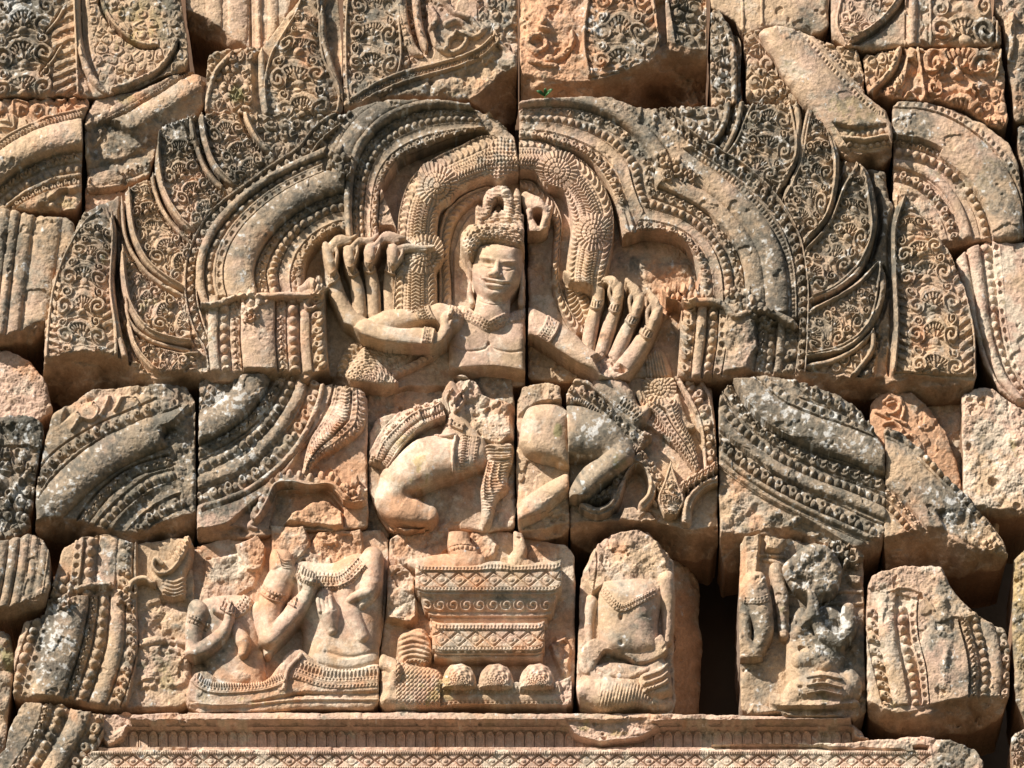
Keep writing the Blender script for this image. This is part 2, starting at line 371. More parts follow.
# ------------------------------------------------------------------ materials
PAL = dict(tan=(.495, .350, .222), pink=(.52, .355, .262), orange=(.54, .30, .17), grey=(.135, .132, .108), dark=(.075, .072, .058),
           white=(.60, .61, .59), ochre=(.43, .31, .13), moss=(.15, .155, .055), pale=(.60, .48, .36))
PAL = {k: np.array(v, np.float32) for k, v in PAL.items()}
def stone_material(name='weathered_sandstone', bump=1.0):
    m = bpy.data.materials.new(name); m.use_nodes = True; nt = m.node_tree; N, L = nt.nodes, nt.links
    b = N['Principled BSDF']; b.inputs['Roughness'].default_value = .93; b.inputs['Specular IOR Level'].default_value = .18
    at = N.new('ShaderNodeAttribute'); at.attribute_name = 'stone_colour'; tc = N.new('ShaderNodeTexCoord')
    def noise(sc, det=4, rough=.6):
        n = N.new('ShaderNodeTexNoise'); n.inputs['Scale'].default_value = sc; n.inputs['Detail'].default_value = det
        n.inputs['Roughness'].default_value = rough; L.new(tc.outputs['Object'], n.inputs['Vector']); return n
    n1 = noise(55, 6, .7); n2 = noise(190, 3); n3 = noise(9, 5, .65)
    def ramp(src, lo, hi, a, c):
        r = N.new('ShaderNodeMapRange'); r.inputs[1].default_value = lo; r.inputs[2].default_value = hi; r.inputs[3].default_value = a; r.inputs[4].default_value = c
        L.new(src, r.inputs[0]); return r.outputs[0]
    v1 = ramp(n1.outputs[0], .3, .7, .80, 1.18); v2 = ramp(n2.outputs[0], .3, .72, .86, 1.14); v3 = ramp(n3.outputs[0], .3, .7, .88, 1.12)
    def mul(a, c):
        x = N.new('ShaderNodeMath'); x.operation = 'MULTIPLY'; L.new(a, x.inputs[0]); L.new(c, x.inputs[1]); return x.outputs[0]
    g = mul(mul(v1, v2), v3)
    vm = N.new('ShaderNodeVectorMath'); vm.operation = 'SCALE'; L.new(at.outputs['Color'], vm.inputs[0]); L.new(g, vm.inputs['Scale'])
    L.new(vm.outputs[0], b.inputs['Base Color'])
    bp = N.new('ShaderNodeBump'); bp.inputs['Strength'].default_value = .8 * bump; bp.inputs['Distance'].default_value = .008
    bp2 = N.new('ShaderNodeBump'); bp2.inputs['Strength'].default_value = .5 * bump; bp2.inputs['Distance'].default_value = .0025
    L.new(n1.outputs[0], bp.inputs['Height']); L.new(n2.outputs[0], bp2.inputs['Height']); L.new(bp.outputs[0], bp2.inputs['Normal']); L.new(bp2.outputs[0], b.inputs['Normal'])
    return m
MAT = stone_material(); MAT_SMOOTH = stone_material('dressed_sandstone', .55)

def colours(sl, blk, d, U, V):
    """the stone's own colours: pink to tan sandstone, iron-orange fresh breaks, grey weathering crust, white and ochre lichen"""
    c = np.empty(U.shape + (3,), np.float32)
    pk = sst(-.35, .45, N_PATCH3[sl] * .8 + N_PATCH2[sl] * .3 + blk.get('pink', 0) - .08)[..., None]
    c[:] = PAL['tan'] * (1 - pk) + PAL['pink'] * pk
    pl = (sst(.1, .45, N_PATCH2[sl] + blk.get('pale', 0) * .6))[..., None]; c = c * (1 - pl) + PAL['pale'] * pl
    def field(key, base):
        f = np.full(U.shape, base, np.float32)
        for b in blk.get('blobs', []):
            if b[0] == key:
                x, y, rx, ry, st = b[1:6]; f += st * np.exp(-(((U - x) / rx) ** 2 + ((V - y) / ry) ** 2))
        return f
    def mix(c, col, w): w = np.clip(w, 0, 1)[..., None]; return c * (1 - w) + PAL[col] * w
    fo = field('orange', blk.get('orange', 0)); c = mix(c, 'orange', .85 * sst(.24, .60, fo + .03 + N_PATCH[sl] * .75))
    fy = field('ochre', blk.get('ochre', 0)); c = mix(c, 'ochre', .7 * sst(.42, .62, fy + N_PATCH2[sl] * .8))
    fg = field('grey', blk.get('grey', 0)) * 1.25; g = sst(.12, .80, fg + .02 + N_PATCH2[sl] * .70 + N_FINE[sl] * .30); gm = sst(-.35, .45, N_SPOT[sl] * .8 + N_PATCH[sl] * .8 + .12)[..., None]; gc = PAL['grey'] * .72 * (1 - gm) + (PAL['grey'] * .6 + PAL['tan'] * .42) * gm; g_ = .88 * g[..., None]; c = c * (1 - g_) + gc * g_
    fk = field('dark', blk.get('dark', 0)); c = mix(c, 'dark', .85 * sst(.45, .75, fk + N_PATCH[sl] * .8 + N_FINE[sl] * .2))
    fm = field('moss', blk.get('moss', 0)); c = mix(c, 'moss', .7 * sst(.50, .70, fm + N_PATCH3[sl] * .8))
    fw = field('white', blk.get('white', 0)); w = sst(.50, .68, (fw * .50 + .17 * g) * (.75 + .5 * g) + N_SPOT[sl] * .80 + N_FINE[sl] * .35); c = mix(c, 'white', .55 * w)
    c *= (1 + .14 * N_MID[sl] + .22 * N_FINE[sl] + .10 * N_PIT[sl])[..., None]
    return np.clip(c, .015, .8)

def to_world(u, v, F):
    """where the sight line of photograph point (u, v) meets the upright plane F units in front of the wall"""
    a = (u - 512.0); b = (384.0 - v)
    dy = DIST * ce - b * se; dz = DIST * se + b * ce
    t = (-F - CAM[1]) / dy
    return CAM[0] + a * t, CAM[2] + dz * t
def new_mesh(name, co, quads, col, mat, parent=None, smooth_shade=True):
    me = bpy.data.meshes.new(name)
    me.vertices.add(len(co)); me.vertices.foreach_set('co', np.ascontiguousarray(co, np.float32).ravel())
    nq = len(quads); me.loops.add(nq * 4); me.polygons.add(nq)
    me.loops.foreach_set('vertex_index', np.ascontiguousarray(quads, np.int32).ravel())
    me.polygons.foreach_set('loop_start', np.arange(0, nq * 4, 4, dtype=np.int32))
    me.polygons.foreach_set('use_smooth', np.full(nq, smooth_shade, bool))
    me.update(calc_edges=True)
    at = me.attributes.new('stone_colour', 'FLOAT_COLOR', 'POINT')
    cc = np.ones((len(co), 4), np.float32); cc[:, :3] = col; at.data.foreach_set('color', cc.ravel())
    me.materials.append(mat)
    o = bpy.data.objects.new(name, me); scene.collection.objects.link(o)
    if parent is not None: o.parent = parent
    return o

BACK = 120.0
def pieces(m):
    """connected pieces of a boolean cell map, by runs along rows"""
    par = [0]
    def find(a):
        while par[a] != a: par[a] = par[par[a]]; a = par[a]
        return a
    lab = np.zeros(m.shape, np.int32); prev = []
    d = np.diff(np.pad(m.astype(np.int8), ((0, 0), (1, 1))), axis=1)
    for i in range(m.shape[0]):
        a = np.nonzero(d[i] == 1)[0]; b = np.nonzero(d[i] == -1)[0]; cur = []; k = 0
        for x0, x1 in zip(a.tolist(), b.tolist()):
            while k < len(prev) and prev[k][1] <= x0: k += 1
            l = 0; kk = k
            while kk < len(prev) and prev[kk][0] < x1:
                r = find(prev[kk][2])
                if l == 0: l = r
                elif r != l: par[max(l, r)] = min(l, r); l = min(l, r)
                kk += 1
            if l == 0: par.append(len(par)); l = len(par) - 1
            lab[i, x0:x1] = l; cur.append((x0, x1, l))
        prev = cur
    roots = np.array([find(k) for k in range(len(par))]); u, inv = np.unique(roots, return_inverse=True)
    return inv[lab].astype(np.int32), len(u) - 1
COUNT = [0]
def block(name, label, cat, poly, F, fn=None, bev=4.0, under=None, slope=1.5, wob=1.2, group=None, back=BACK, rnd_c=3.0, noise=1.0, tilt=(0, 0), bulge=0.0, sidecol='orange', **blk):
    poly = np.asarray(poly, float)
    sl, U, V = win(*bbox(poly, 3))
    H[sl] = 0; PID[sl] = 0; SM[sl] = 1
    c0 = poly.mean(0)
    if fn: fn()
    h = H[sl] * 1.15; pid = PID[sl]; sm = SM[sl]
    d = -sdf(U, V, poly)
    # soften the corners, wander the outline
    d = np.minimum(d, blur(d, rnd_c * S) + .4) + (wob * N_MID[sl] * 1.6 + .5 * N_FINE[sl]) - .6
    h = h + tilt[0] * (U - c0[0]) + tilt[1] * (V - c0[1])
    if bulge:
        ext = max(poly[:, 0].max() - poly[:, 0].min(), poly[:, 1].max() - poly[:, 1].min()) / 2
        h = h - bulge * (((U - c0[0]) ** 2 + (V - c0[1]) ** 2) / ext ** 2)
    if under is not None:
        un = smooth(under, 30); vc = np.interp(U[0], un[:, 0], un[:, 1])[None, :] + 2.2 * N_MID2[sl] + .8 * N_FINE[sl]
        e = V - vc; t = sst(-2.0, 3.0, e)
        f = -slope * np.clip(e, 0, None) * (1 + .5 * N_MID2[sl]) + 14 * (N_ROCK[sl] - .2) * sst(0, 8, e) + 5 * N_MID[sl] * sst(0, 8, e)
        hb = blur(h, 3 * S); h = h * (1 - t) + (np.minimum(hb, 4) + f) * t
        pid = np.where(e > 2.5, 0, pid); sm = np.where(e > 0, 1.5, sm); PID[sl] = pid
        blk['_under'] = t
    # hand-carved relief is worn unevenly
    wr = .66 * sst(-.02, .42, N_PATCH2[sl] + .25 * N_MID[sl] + blk.get('wear', 0)) * (pid != 0) * (sm > .55); h = h * (1 - wr) + (blur(h, 2.2 * S) - .4) * wr
    h = h + noise * sm * (.9 * N_MID[sl] + .75 * N_FINE[sl] + .35 * np.minimum(N_PIT[sl], .1) * 2 + 1.3 * N_BIG[sl])
    # small losses
    h = h - noise * sm * 2.2 * sst(.30, .42, N_MID2[sl]) * np.minimum(sm, 1)
    r = bev * (1 + .9 * np.clip(N_MID2[sl] * 2.2, -.55, 1.6))
    t = np.clip(d / r, 0, 1); h = h - r * (1 - np.sqrt(np.clip(1 - (1 - t) ** 2, 0, 1)))
    inside = d > 0
    cell = inside[:-1, :-1] | inside[1:, :-1] | inside[:-1, 1:] | inside[1:, 1:]
    # keep the largest piece simple: drop cells whose corners are all far outside
    wgt = blur(inside.astype(np.float32), 7 * S / 2) + 1e-4
    hs = blur(np.where(inside, h, 0), 7 * S / 2) / wgt
    gy, gx = np.gradient(d, 1 / S, 1 / S); gl = gx * gx + gy * gy + 1e-6
    mv = np.clip(-d, 0, None) / np.sqrt(gl); mv = np.minimum(mv, 1.2 / S)
    uu = U + gx / np.sqrt(gl) * mv; vv = V + gy / np.sqrt(gl) * mv
    hs = np.where(inside, hs, hs)
    X, Z = to_world(uu, vv, F + hs); Y = -(F + h)
    col = colours(sl, blk, d, U, V)
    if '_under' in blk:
        t = blk['_under'][..., None]; oc = (PAL['orange'] * .45 + PAL['tan'] * .2 + PAL['grey'] * .3) * (1 + .9 * N_PATCH2[sl][..., None] + .25 * N_FINE[sl][..., None]); col = col * (1 - .75 * t) + oc * .75 * t  # undersides: unweathered orange stone, its colour also lowered to deepen their shade
    ny, nx = U.shape; idx = np.arange(ny * nx).reshape(ny, nx)
    co = np.stack([X, Y, Z], -1).reshape(-1, 3); cf = col.reshape(-1, 3)
    base_x, base_z = float(X[inside].mean()), float(Z[inside].min())
    root = None; pids = [p for p in np.unique(pid[:-1, :-1][cell])]
    cp = np.where(cell, pid[:-1, :-1], -1)
    for p in list(pids):
        if p and (cp == p).sum() < 90: cp[cp == p] = 0
    pids = sorted(set(np.unique(cp)) - {-1} | {0})
    org = np.array([base_x, -F, base_z], np.float32)
    root = bpy.data.objects.new(name, None); scene.collection.objects.link(root); root.empty_display_size = .1
    root.location = (org * MM).tolist(); root['label'] = label; root['category'] = cat
    if group: root['group'] = group
    made = {}
    order = [p for p in pids if PARTS[p][2] == 0] + [p for p in pids if PARTS[p][2] != 0]
    todo = []
    for p in order:
        if p == 0: continue
        lab, n = pieces(cp == p); sizes = np.bincount(lab.ravel(), minlength=n + 1); keep = [k for k in range(1, n + 1) if sizes[k] >= 110]
        keep = sorted(keep, key=lambda k: -sizes[k])[:60]
        drop = (lab > 0) & ~np.isin(lab, keep); cp[drop] = 0
        todo += [(p, np.nonzero(lab == k)) for k in keep]
    todo = [(0, np.nonzero(cp == 0))] + todo
    for p, (ci, cj) in todo:
        q = np.stack([idx[ci, cj], idx[ci + 1, cj], idx[ci + 1, cj + 1], idx[ci, cj + 1]], -1)
        used, inv = np.unique(q, return_inverse=True); q2 = inv.reshape(-1, 4)
        pc = (co[used] - org) * MM; pcol = cf[used]
        if p == 0:
            # the sides of the stone, running back into the wall
            e = []
            cpad = np.pad(cell, 1)
            a = cpad[1:, 1:-1] != cpad[:-1, 1:-1]; ii, jj = np.nonzero(a)              # edges (ii,jj)-(ii,jj+1)
            low = cpad[1:, 1:-1][ii, jj]; e.append(np.where(low[:, None], np.c_[idx[ii, jj + 1], idx[ii, jj]], np.c_[idx[ii, jj], idx[ii, jj + 1]]))
            a = cpad[1:-1, 1:] != cpad[1:-1, :-1]; ii, jj = np.nonzero(a)              # edges (ii,jj)-(ii+1,jj)
            rt = cpad[1:-1, 1:][ii, jj]; e.append(np.where(rt[:, None], np.c_[idx[ii, jj], idx[ii + 1, jj]], np.c_[idx[ii + 1, jj], idx[ii, jj]]))
            e = np.vstack(e); eu, einv = np.unique(e, return_inverse=True); einv = einv.reshape(-1, 2)
            ring0 = (co[eu] - org); n0 = len(eu); rings = [ring0]
            gxf, gyf = (gx / np.sqrt(gl)).ravel()[eu], (gy / np.sqrt(gl)).ravel()[eu]; nb = N_MID2[sl].ravel()[eu]
            yb = back - 0.0
            for fr in (.06, .16, .35, 1.0):
                rr = ring0.copy(); target = -0.0 + yb
                rr[:, 1] = ring0[:, 1] * (1 - fr) + target * fr
                o_ = fr ** .5 * (1.5 + 3.0 * nb); rr[:, 0] += gxf * o_; rr[:, 2] -= gyf * o_; rings.append(rr)
            sv = np.vstack(rings) * MM; sq = []
            for k in range(len(rings) - 1):
                b0 = k * n0; b1 = b0 + n0; sq.append(np.c_[b0 + einv[:, 0], b0 + einv[:, 1], b1 + einv[:, 1], b1 + einv[:, 0]])
            sq = np.vstack(sq) + len(pc)
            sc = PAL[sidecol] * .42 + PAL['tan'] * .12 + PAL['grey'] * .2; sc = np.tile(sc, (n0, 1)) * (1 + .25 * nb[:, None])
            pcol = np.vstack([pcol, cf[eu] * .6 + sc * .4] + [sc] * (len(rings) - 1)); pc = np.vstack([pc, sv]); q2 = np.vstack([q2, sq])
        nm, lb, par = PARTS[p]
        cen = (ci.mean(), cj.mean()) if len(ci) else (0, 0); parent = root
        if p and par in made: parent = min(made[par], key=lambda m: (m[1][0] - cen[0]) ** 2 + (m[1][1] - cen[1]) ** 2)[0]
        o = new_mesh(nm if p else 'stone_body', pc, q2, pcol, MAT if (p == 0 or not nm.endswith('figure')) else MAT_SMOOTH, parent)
        if lb and p: o['label'] = lb
        made.setdefault(p, []).append((o, cen))
    COUNT[0] += int(cell.sum())
    return root
# ------------------------------------------------------------------ named parts
ARCH = part('arch_moulding'); COLLAR = part('collar_moulding'); BORDER = part('scroll_border'); LEAF = part('flame_leaf'); RIM = part('leaf_rim')
BOSS = part('leaf_boss'); GARL = part('hood_garland'); RIB = part('ribbed_band'); DANCER = part('dancer_figure'); ARMS = part('arm_fan', 'fan of raised carved arms')
CROWN = part('headdress', None, DANCER); NECK = part('necklace', None, DANCER); ARMLET = part('armlet', None, DANCER); WRIST = part('bracelet', None, ARMS)
SCROLL = part('scroll_carving'); LEG = part('leg_figure', 'carved bent legs of the dancing figure'); SKIRT = part('skirt', None, LEG); SASH = part('sash', None, LEG)
FRAME = part('lobed_frame'); TASSEL = part('feather_plume'); ATT = part('attendant_figure'); COLL = part('necklace', None, ATT); ATTCLOTH = part('waistcloth', None, ATT)
ATTARM = part('armlet', None, ATT); PED = part('pedestal_slab'); PEDV = part('pedestal_moulding'); PEDB = part('pedestal_base'); EGG = part('scaled_dome'); FOOT = part('foot_figure', 'carved foot with a beaded anklet'); ANK = part('anklet', None, FOOT)
PETAL = part('petal_frieze'); DIAM = part('diamond_frieze'); LEDGE = part('moulded_ledge'); DRAPE = part('fluted_drapery'); BAND = part('bead_band')
SHEAF = part('feather_sheaf'); ANIMAL = part('scaled_body')
R = math.radians
# ------------------------------------------------------------------ ground and the masonry core behind the facing stones
def plain_mat(name, col, sc):
    m = bpy.data.materials.new(name); m.use_nodes = True; nt = m.node_tree; b = nt.nodes['Principled BSDF']; b.inputs['Roughness'].default_value = .95
    n = nt.nodes.new('ShaderNodeTexNoise'); n.inputs['Scale'].default_value = sc; n.inputs['Detail'].default_value = 6
    r = nt.nodes.new('ShaderNodeValToRGB'); r.color_ramp.elements[0].color = (*[c * .6 for c in col], 1); r.color_ramp.elements[1].color = (*[min(1, c * 1.35) for c in col], 1)
    tc = nt.nodes.new('ShaderNodeTexCoord'); nt.links.new(tc.outputs['Object'], n.inputs['Vector']); nt.links.new(n.outputs[0], r.inputs[0]); nt.links.new(r.outputs[0], b.inputs['Base Color'])
    bp = nt.nodes.new('ShaderNodeBump'); bp.inputs['Strength'].default_value = .6; bp.inputs['Distance'].default_value = .05; nt.links.new(n.outputs[0], bp.inputs['Height']); nt.links.new(bp.outputs[0], b.inputs['Normal'])
    return m
def sheet(name, x0, x1, y0, y1, z, nx, ny, mat, vert=False):
    vs_, fs = [], []
    for j in range(ny + 1):
        for i in range(nx + 1):
            a = x0 + (x1 - x0) * i / nx; b = y0 + (y1 - y0) * j / ny
            vs_.append((a, z + .06 * math.sin(i * 12.9 + j * 7.1), b) if vert else (a, b, z))
    for j in range(ny):
        for i in range(nx):
            k = j * (nx + 1) + i; fs.append((k, k + 1, k + nx + 2, k + nx + 1))
    me = bpy.data.meshes.new(name); me.from_pydata(vs_, [], fs); me.materials.append(mat); o = bpy.data.objects.new(name, me); scene.collection.objects.link(o); return o
g = sheet('ground', -1500, 1500, -1500, 1500, 0.0, 4, 4, plain_mat('dry_earth', (.055, .055, .03), .8)); g['kind'] = 'structure'
w = sheet('core_wall', -7, 7, 0.02, 14.2, .62, 40, 40, plain_mat('core_laterite', (.16, .09, .05), 3.0), True); w['kind'] = 'structure'

def mir(pts, s): return [(s - x, y) for x, y in pts]
def bos(x, y, r, pid=BOSS, h=6):
    """a four-leaved flower boss with hanging leaf"""
    sl, U, V = win(x - r * 1.8, y - r * 1.8, x + r * 1.8, y + r * 2.2); dx, dy = U - x, V - y; rr = np.sqrt(dx * dx + dy * dy) / r; th = np.arctan2(dy, dx)
    ed = 1 + .32 * np.cos(5 * th + .6) + .12 * np.cos(11 * th)
    f = h * np.sqrt(np.clip(1 - (rr / ed) ** 2, 0, 1)) + 1.6 * np.cos(rr * 9) - 1.5 * (np.abs(rr - .38) < .06)
    put(sl, rr < ed, np.maximum(H[sl], 0) + f, pid, sm=.6)

UPPER = [(12, 'torus', 7, 0, -1), (1.2, 'groove', 4, 0, 0), (8, 'florets', 3.4, -2, -2), (1.4, 'groove', 4, 0, 0), (7.5, 'beads', 4.6, -1, -1), (1.2, 'groove', 5, 0, 0),
         (9, 'cove', 2.2, 0, 0), (1.2, 'groove', 3, 0, 0), (9.5, 'lotus', 5, 0, 0), (2, 'fall', 5, -2, -4)]
LOWER = [(8, 'torus', 3, 4, 4), (1.2, 'groove', 2, 0, 0), (7.5, 'beads', 4, 2, 3), (3, 'torus', 1.5, 3, 3), (6.5, 'dots', 2.5, 3, 4), (1, 'groove', 0, 0, 0), (29, 'torus', 6, 5, 3), (1.5, 'groove', 4, 0, 0),
         (10, 'florets', 3.6, -1, -1), (1.6, 'groove', 5, 0, 0), (10, 'beads', 5, 0, 0), (1.6, 'groove', 5, 0, 0), (10, 'cove', 2, 0, 0), (1.2, 'groove', 3, 0, 0), (12, 'lotus', 5.5, 0, 0), (2, 'fall', 4, -2, -4)]
BANDS = [(10, 'squares', 4, 1, 1), (1.5, 'groove', 3, 0, 0), (5, 'torus', 2, 3, 3), (5, 'dots', 2.5, 3, 3), (28, 'torus', 9, 0, 0), (1.5, 'groove', 5, 0, 0), (9.5, 'florets', 3.6, -1, -2), (1.5, 'groove', 5, 0, 0),
         (9, 'beads', 4.8, -2, -2), (1.5, 'groove', 5, 0, 0), (14, 'cove', 3, -1, -2), (1.2, 'groove', 4, 0, 0), (11, 'lotus', 5.5, -2, -3), (2, 'fall', 4, -4, -8)]
NICHE = -25.0
# ================================================================== the left big stone
def hand(w_, m_, t_, r, z, pid=ARMS, side=1):
    """w_ wrist, m_ knuckles, t_ finger tips: a palm, four long fingers side by side and a thumb closing on the first finger"""
    P = np.array([w_, m_, t_], float); B = Body(*bbox(P, 14)); d1 = P[1] - P[0]; d1 /= np.hypot(*d1); n1 = np.array([-d1[1], d1[0]]) * side; d2 = P[2] - P[1]; L2 = np.hypot(*d2); d2 /= L2; n2 = np.array([-d2[1], d2[0]]) * side
    B.limb([P[0], P[0] * .5 + P[1] * .5, P[1]], np.array([r * .74, r * .95, r * .84]), np.array([z, z + 1, z + 1.5]), 2)
    for k, (o, ln) in enumerate(((.66, .80), (.24, 1.0), (-.18, .95), (-.58, .78))):
        a = P[1] + n1 * o * r * .9; e = P[1] + d2 * L2 * ln + n2 * o * r * .42; m = a * .45 + e * .55 + (d1 * .75 - d2 * .1) * r * .30
        B.limb([a, m, e], np.array([r * .36, r * .30, r * .17]), np.array([z + 2.2, z + 3.2 + .5 * k, z + 3.0]), .5)
    t0 = P[0] + d1 * 3 + n1 * r * .65; t1 = P[0] * .35 + P[1] * .65 + n1 * r * 1.25; t2 = P[1] + n1 * r * .85 + d2 * 3
    B.limb([t0, t1, t2], np.array([r * .36, r * .30, r * .22]), np.array([z + 2, z + 4, z + 4]), .6)
    B.lay(pid)
def forearm(pts, r0, r1, z0, z1, pid=ARMS, fl=1.0):
    B = Body(*bbox(pts, 16)); B.limb(pts, np.array([r0, (r0 + r1) / 2 + .6, r1]), np.array([z0, (z0 + z1) / 2, z1]), 2, fl); B.lay(pid)

def big_left():
    sl, U, V = win(34, 92, 532, 398)
    # leaf zone: carved all over, set back a little
    fill([(40, 400), (36, 180), (120, 90), (350, 90), (330, 160), (240, 200), (205, 300), (210, 400)], LEAF, -2, 4.6, 12.5, 3)
    for o_, i_, pr in (([(201, 113), (205, 140), (214, 165), (232, 186)], [(245, 98), (249, 122), (262, 145), (274, 156)], 20), ([(158, 128), (158, 165), (165, 195), (180, 220), (193, 232)], [(200, 112), (200, 145), (208, 170), (226, 192)], 21),
                       ([(128, 185), (130, 215), (136, 242), (152, 268), (184, 290)], [(158, 165), (160, 195), (172, 222), (192, 244)], 21), ([(122, 250), (124, 280), (130, 305), (150, 332), (192, 345)], [(126, 240), (142, 268), (160, 284), (186, 298)], 20), ([(128, 318), (134, 345), (146, 362), (170, 385)], [(132, 318), (150, 340), (175, 351), (200, 354)], 18)):
        motif(o_[::-1], i_[::-1], LEAF, 0, 6, pr, .06, bulge=3)
    # plain worn top of the third leaf and the smooth ridge between the palmette and the leaves
    rough([(158, 126), (205, 114), (200, 136), (168, 142)], 1, 3)
    sink([(78, 212), (125, 190), (130, 205), (118, 262), (124, 372), (108, 372), (112, 250), (110, 214)], -4, 0)
    # leaf rims, upper ones first so the lower leaves stand in front
    rim([(245, 100), (248, 122), (262, 145), (272, 152)], 6, 4, RIM, gd=7)
    rim([(201, 113), (205, 140), (214, 165), (232, 186)], 7, 5, RIM, gd=8)
    rim([(190, 118), (196, 145), (206, 170), (222, 190)], 5, 4, RIM, gd=4)
    rim([(158, 130), (158, 165), (165, 195), (180, 220), (193, 232)], 7, 5, RIM, gd=10)
    rim([(150, 165), (156, 195), (168, 220), (190, 243)], 4, 3, RIM, gd=4)
    rim([(128, 185), (130, 215), (136, 242), (152, 268), (184, 290)], 7, 5, RIM, gd=10)
    rim([(122, 200), (126, 240), (142, 268), (160, 284), (184, 297)], 4, 3.5, RIM, gd=4)
    rim([(122, 256), (124, 280), (130, 305), (150, 332), (192, 345)], 8, 6, RIM, gd=10)
    rim([(126, 300), (130, 322), (150, 340), (190, 352)], 4, 3, RIM, gd=3)
    rim([(128, 322), (134, 345), (146, 362), (160, 376)], 5, 3.5, RIM, gd=5)
    # the big palmette at the outer end
    motif([(44, 376), (46, 335), (52, 290), (64, 255), (82, 224), (100, 210)], [(118, 366), (117, 330), (112, 295), (113, 262), (114, 232), (108, 210)], LEAF, 1, 5.5, 27, .10, bulge=5)
    rim([(112, 214), (114, 245), (112, 285), (117, 325), (128, 370)], 6, 6, RIM, gd=12, side=-1)
    # scroll border that follows the whole arch
    out3 = [(208, 380), (205, 352), (193, 330), (185, 300), (185, 265), (195, 236), (212, 210), (240, 188), (272, 165), (298, 148), (312, 130), (330, 116), (350, 108)]
    in3 = [(222, 380), (219, 352), (206, 328), (198, 300), (198, 268), (206, 243), (222, 220), (248, 200), (280, 176), (306, 160), (322, 142), (340, 127), (358, 118)]
    ribbon(out3, in3, [(2, 'flat', 0, 4, 4), (1, 'groove', 2, 0, 0), (10, 'squares', 6, 1, 1), (1, 'groove', 3, 0, 0), (2, 'torus', 2, 3, 3)], BORDER, 0)
    # niche floor
    sink([(300, 400), (318, 372), (322, 300), (300, 285), (304, 255), (330, 232), (377, 226), (376, 195), (400, 160), (450, 140), (500, 128), (530, 130), (532, 400)], NICHE, 0, 3, .9)
    # lower lobe, then the straight mouldings below the collar
    ribbon([(204, 310), (197, 290), (196, 265), (203, 240), (220, 214), (250, 187), (290, 163), (330, 146), (356, 132)],
           [(306, 292), (305, 275), (309, 258), (322, 242), (345, 231), (366, 228), (384, 230), (392, 232), (398, 236)], LOWER, ARCH, 0, sm=.8)
    ribbon([(209, 296), (208, 340), (211, 378)], [(326, 292), (327, 340), (330, 378)],
           [(9, 'torus', 2, 3, 3), (1, 'groove', 1, 0, 0), (10, 'beads', 4.6, 2, 2), (1.0, 'groove', 1, 0, 0), (9, 'florets', 3, 2, 2), (1.2, 'groove', 2, 0, 0), (32, 'torus', 5, 4, 2), (1.5, 'groove', 4, 0, 0), (9, 'florets', 3.4, 0, 0),
            (1.4, 'groove', 3, 0, 0), (11, 'beads', 5, 1, 1), (1.4, 'groove', 3, 0, 0), (9, 'torus', 1.8, 1, 1), (1.2, 'groove', 2, 0, 0), (13, 'lotus', 5.5, 1, 1), (2, 'fall', 4, -2, -6)], ARCH, 0, sm=.8)
    # upper lobe lies over the lower one
    ribbon([(346, 240), (344, 205), (346, 168), (358, 136), (383, 111), (420, 98), (462, 100), (500, 116)],
           [(379, 240), (379, 212), (384, 184), (398, 164), (424, 149), (452, 140), (480, 134), (505, 133)], UPPER, ARCH, 1, sm=.8)
    ribbon([(322, 170), (326, 150), (345, 120), (370, 100), (400, 92), (460, 92)], [(350, 175), (352, 152), (364, 132), (386, 113), (420, 101), (462, 102)],
           [(2, 'groove', 1, 0, 0), (3, 'beads', 3, 2, 2), (10, 'torus', 3, 3, 3)], ARCH, 1)
    # end of the upper lobe: broken slope down to the joint
    rough([(470, 95), (492, 116), (519, 135), (522, 160), (500, 150), (486, 136), (478, 118), (468, 108)], -3, 4, 0, 3, 0, 0)
    bos(337, 158, 11); bos(346, 172, 8)
    # collar with flower boss and hooked end
    stroke([(203, 306), (222, 303), (240, 296), (275, 297), (310, 296)], 5, 5, 4, COLLAR, base=7, kind='torus')
    bos(250, 302, 13, BOSS, 4); bos(250, 316, 7, BOSS, 4)
    for k in range(3): stroke([(300, 290 + k * 4), (312, 286 + k * 5), (322, 290 + k * 4)], 7, 5, 4, BOSS, base=2)
    bos(318, 290, 8, BOSS, 6)
    stroke([(312, 296), (305, 303), (308, 310), (316, 308)], 5, 3, 5, BOSS, base=2)
    # tail of feathers under the arms
    sh = Body(330, 330, 450, 392); sh.slab([(338, 372), (345, 352), (365, 345), (395, 344), (430, 346), (412, 362), (392, 378), (375, 388), (340, 386)], NICHE + 1, 7, 9); sh.lay(SHEAF)
    sh = Body(330, 338, 450, 392); sh.slab([(334, 390), (344, 372), (354, 358), (364, 346), (374, 356), (388, 370), (396, 390)], NICHE + 5, 12, 12, p=1.5); sh.lay(SHEAF, .7)
    sl2, U2, V2 = win(332, 342, 400, 392); r_ = np.hypot(U2 - 364, V2 - 384); t_ = np.arctan2(V2 - 384, U2 - 364)
    put(sl2, PID[sl2] == SHEAF, 1.4 * np.cos(2 * math.pi * r_ / 4.6) * np.clip(np.cos(t_ * 15 + math.pi * np.floor(r_ / 4.6)), -.4, .8), None, 'add')
    for pts_ in ([(340, 384), (342, 366), (352, 350), (366, 340)], [(388, 362), (404, 356), (420, 350), (436, 348)], [(392, 374), (408, 368), (424, 360), (438, 352)]): bandc(pts_, 8, ('rope', 3), SHEAF, NICHE + 6)
    # hood garland: scaled band with rosettes, peak at the centre joint
    GP = [(444, 318), (428, 290), (420, 262), (421, 228), (430, 200), (448, 180), (475, 165), (505, 153), (528, 146)]
    gl = [(392, 314), (394, 280), (396, 250), (399, 215), (409, 186), (430, 165), (460, 150), (492, 136), (524, 140)]
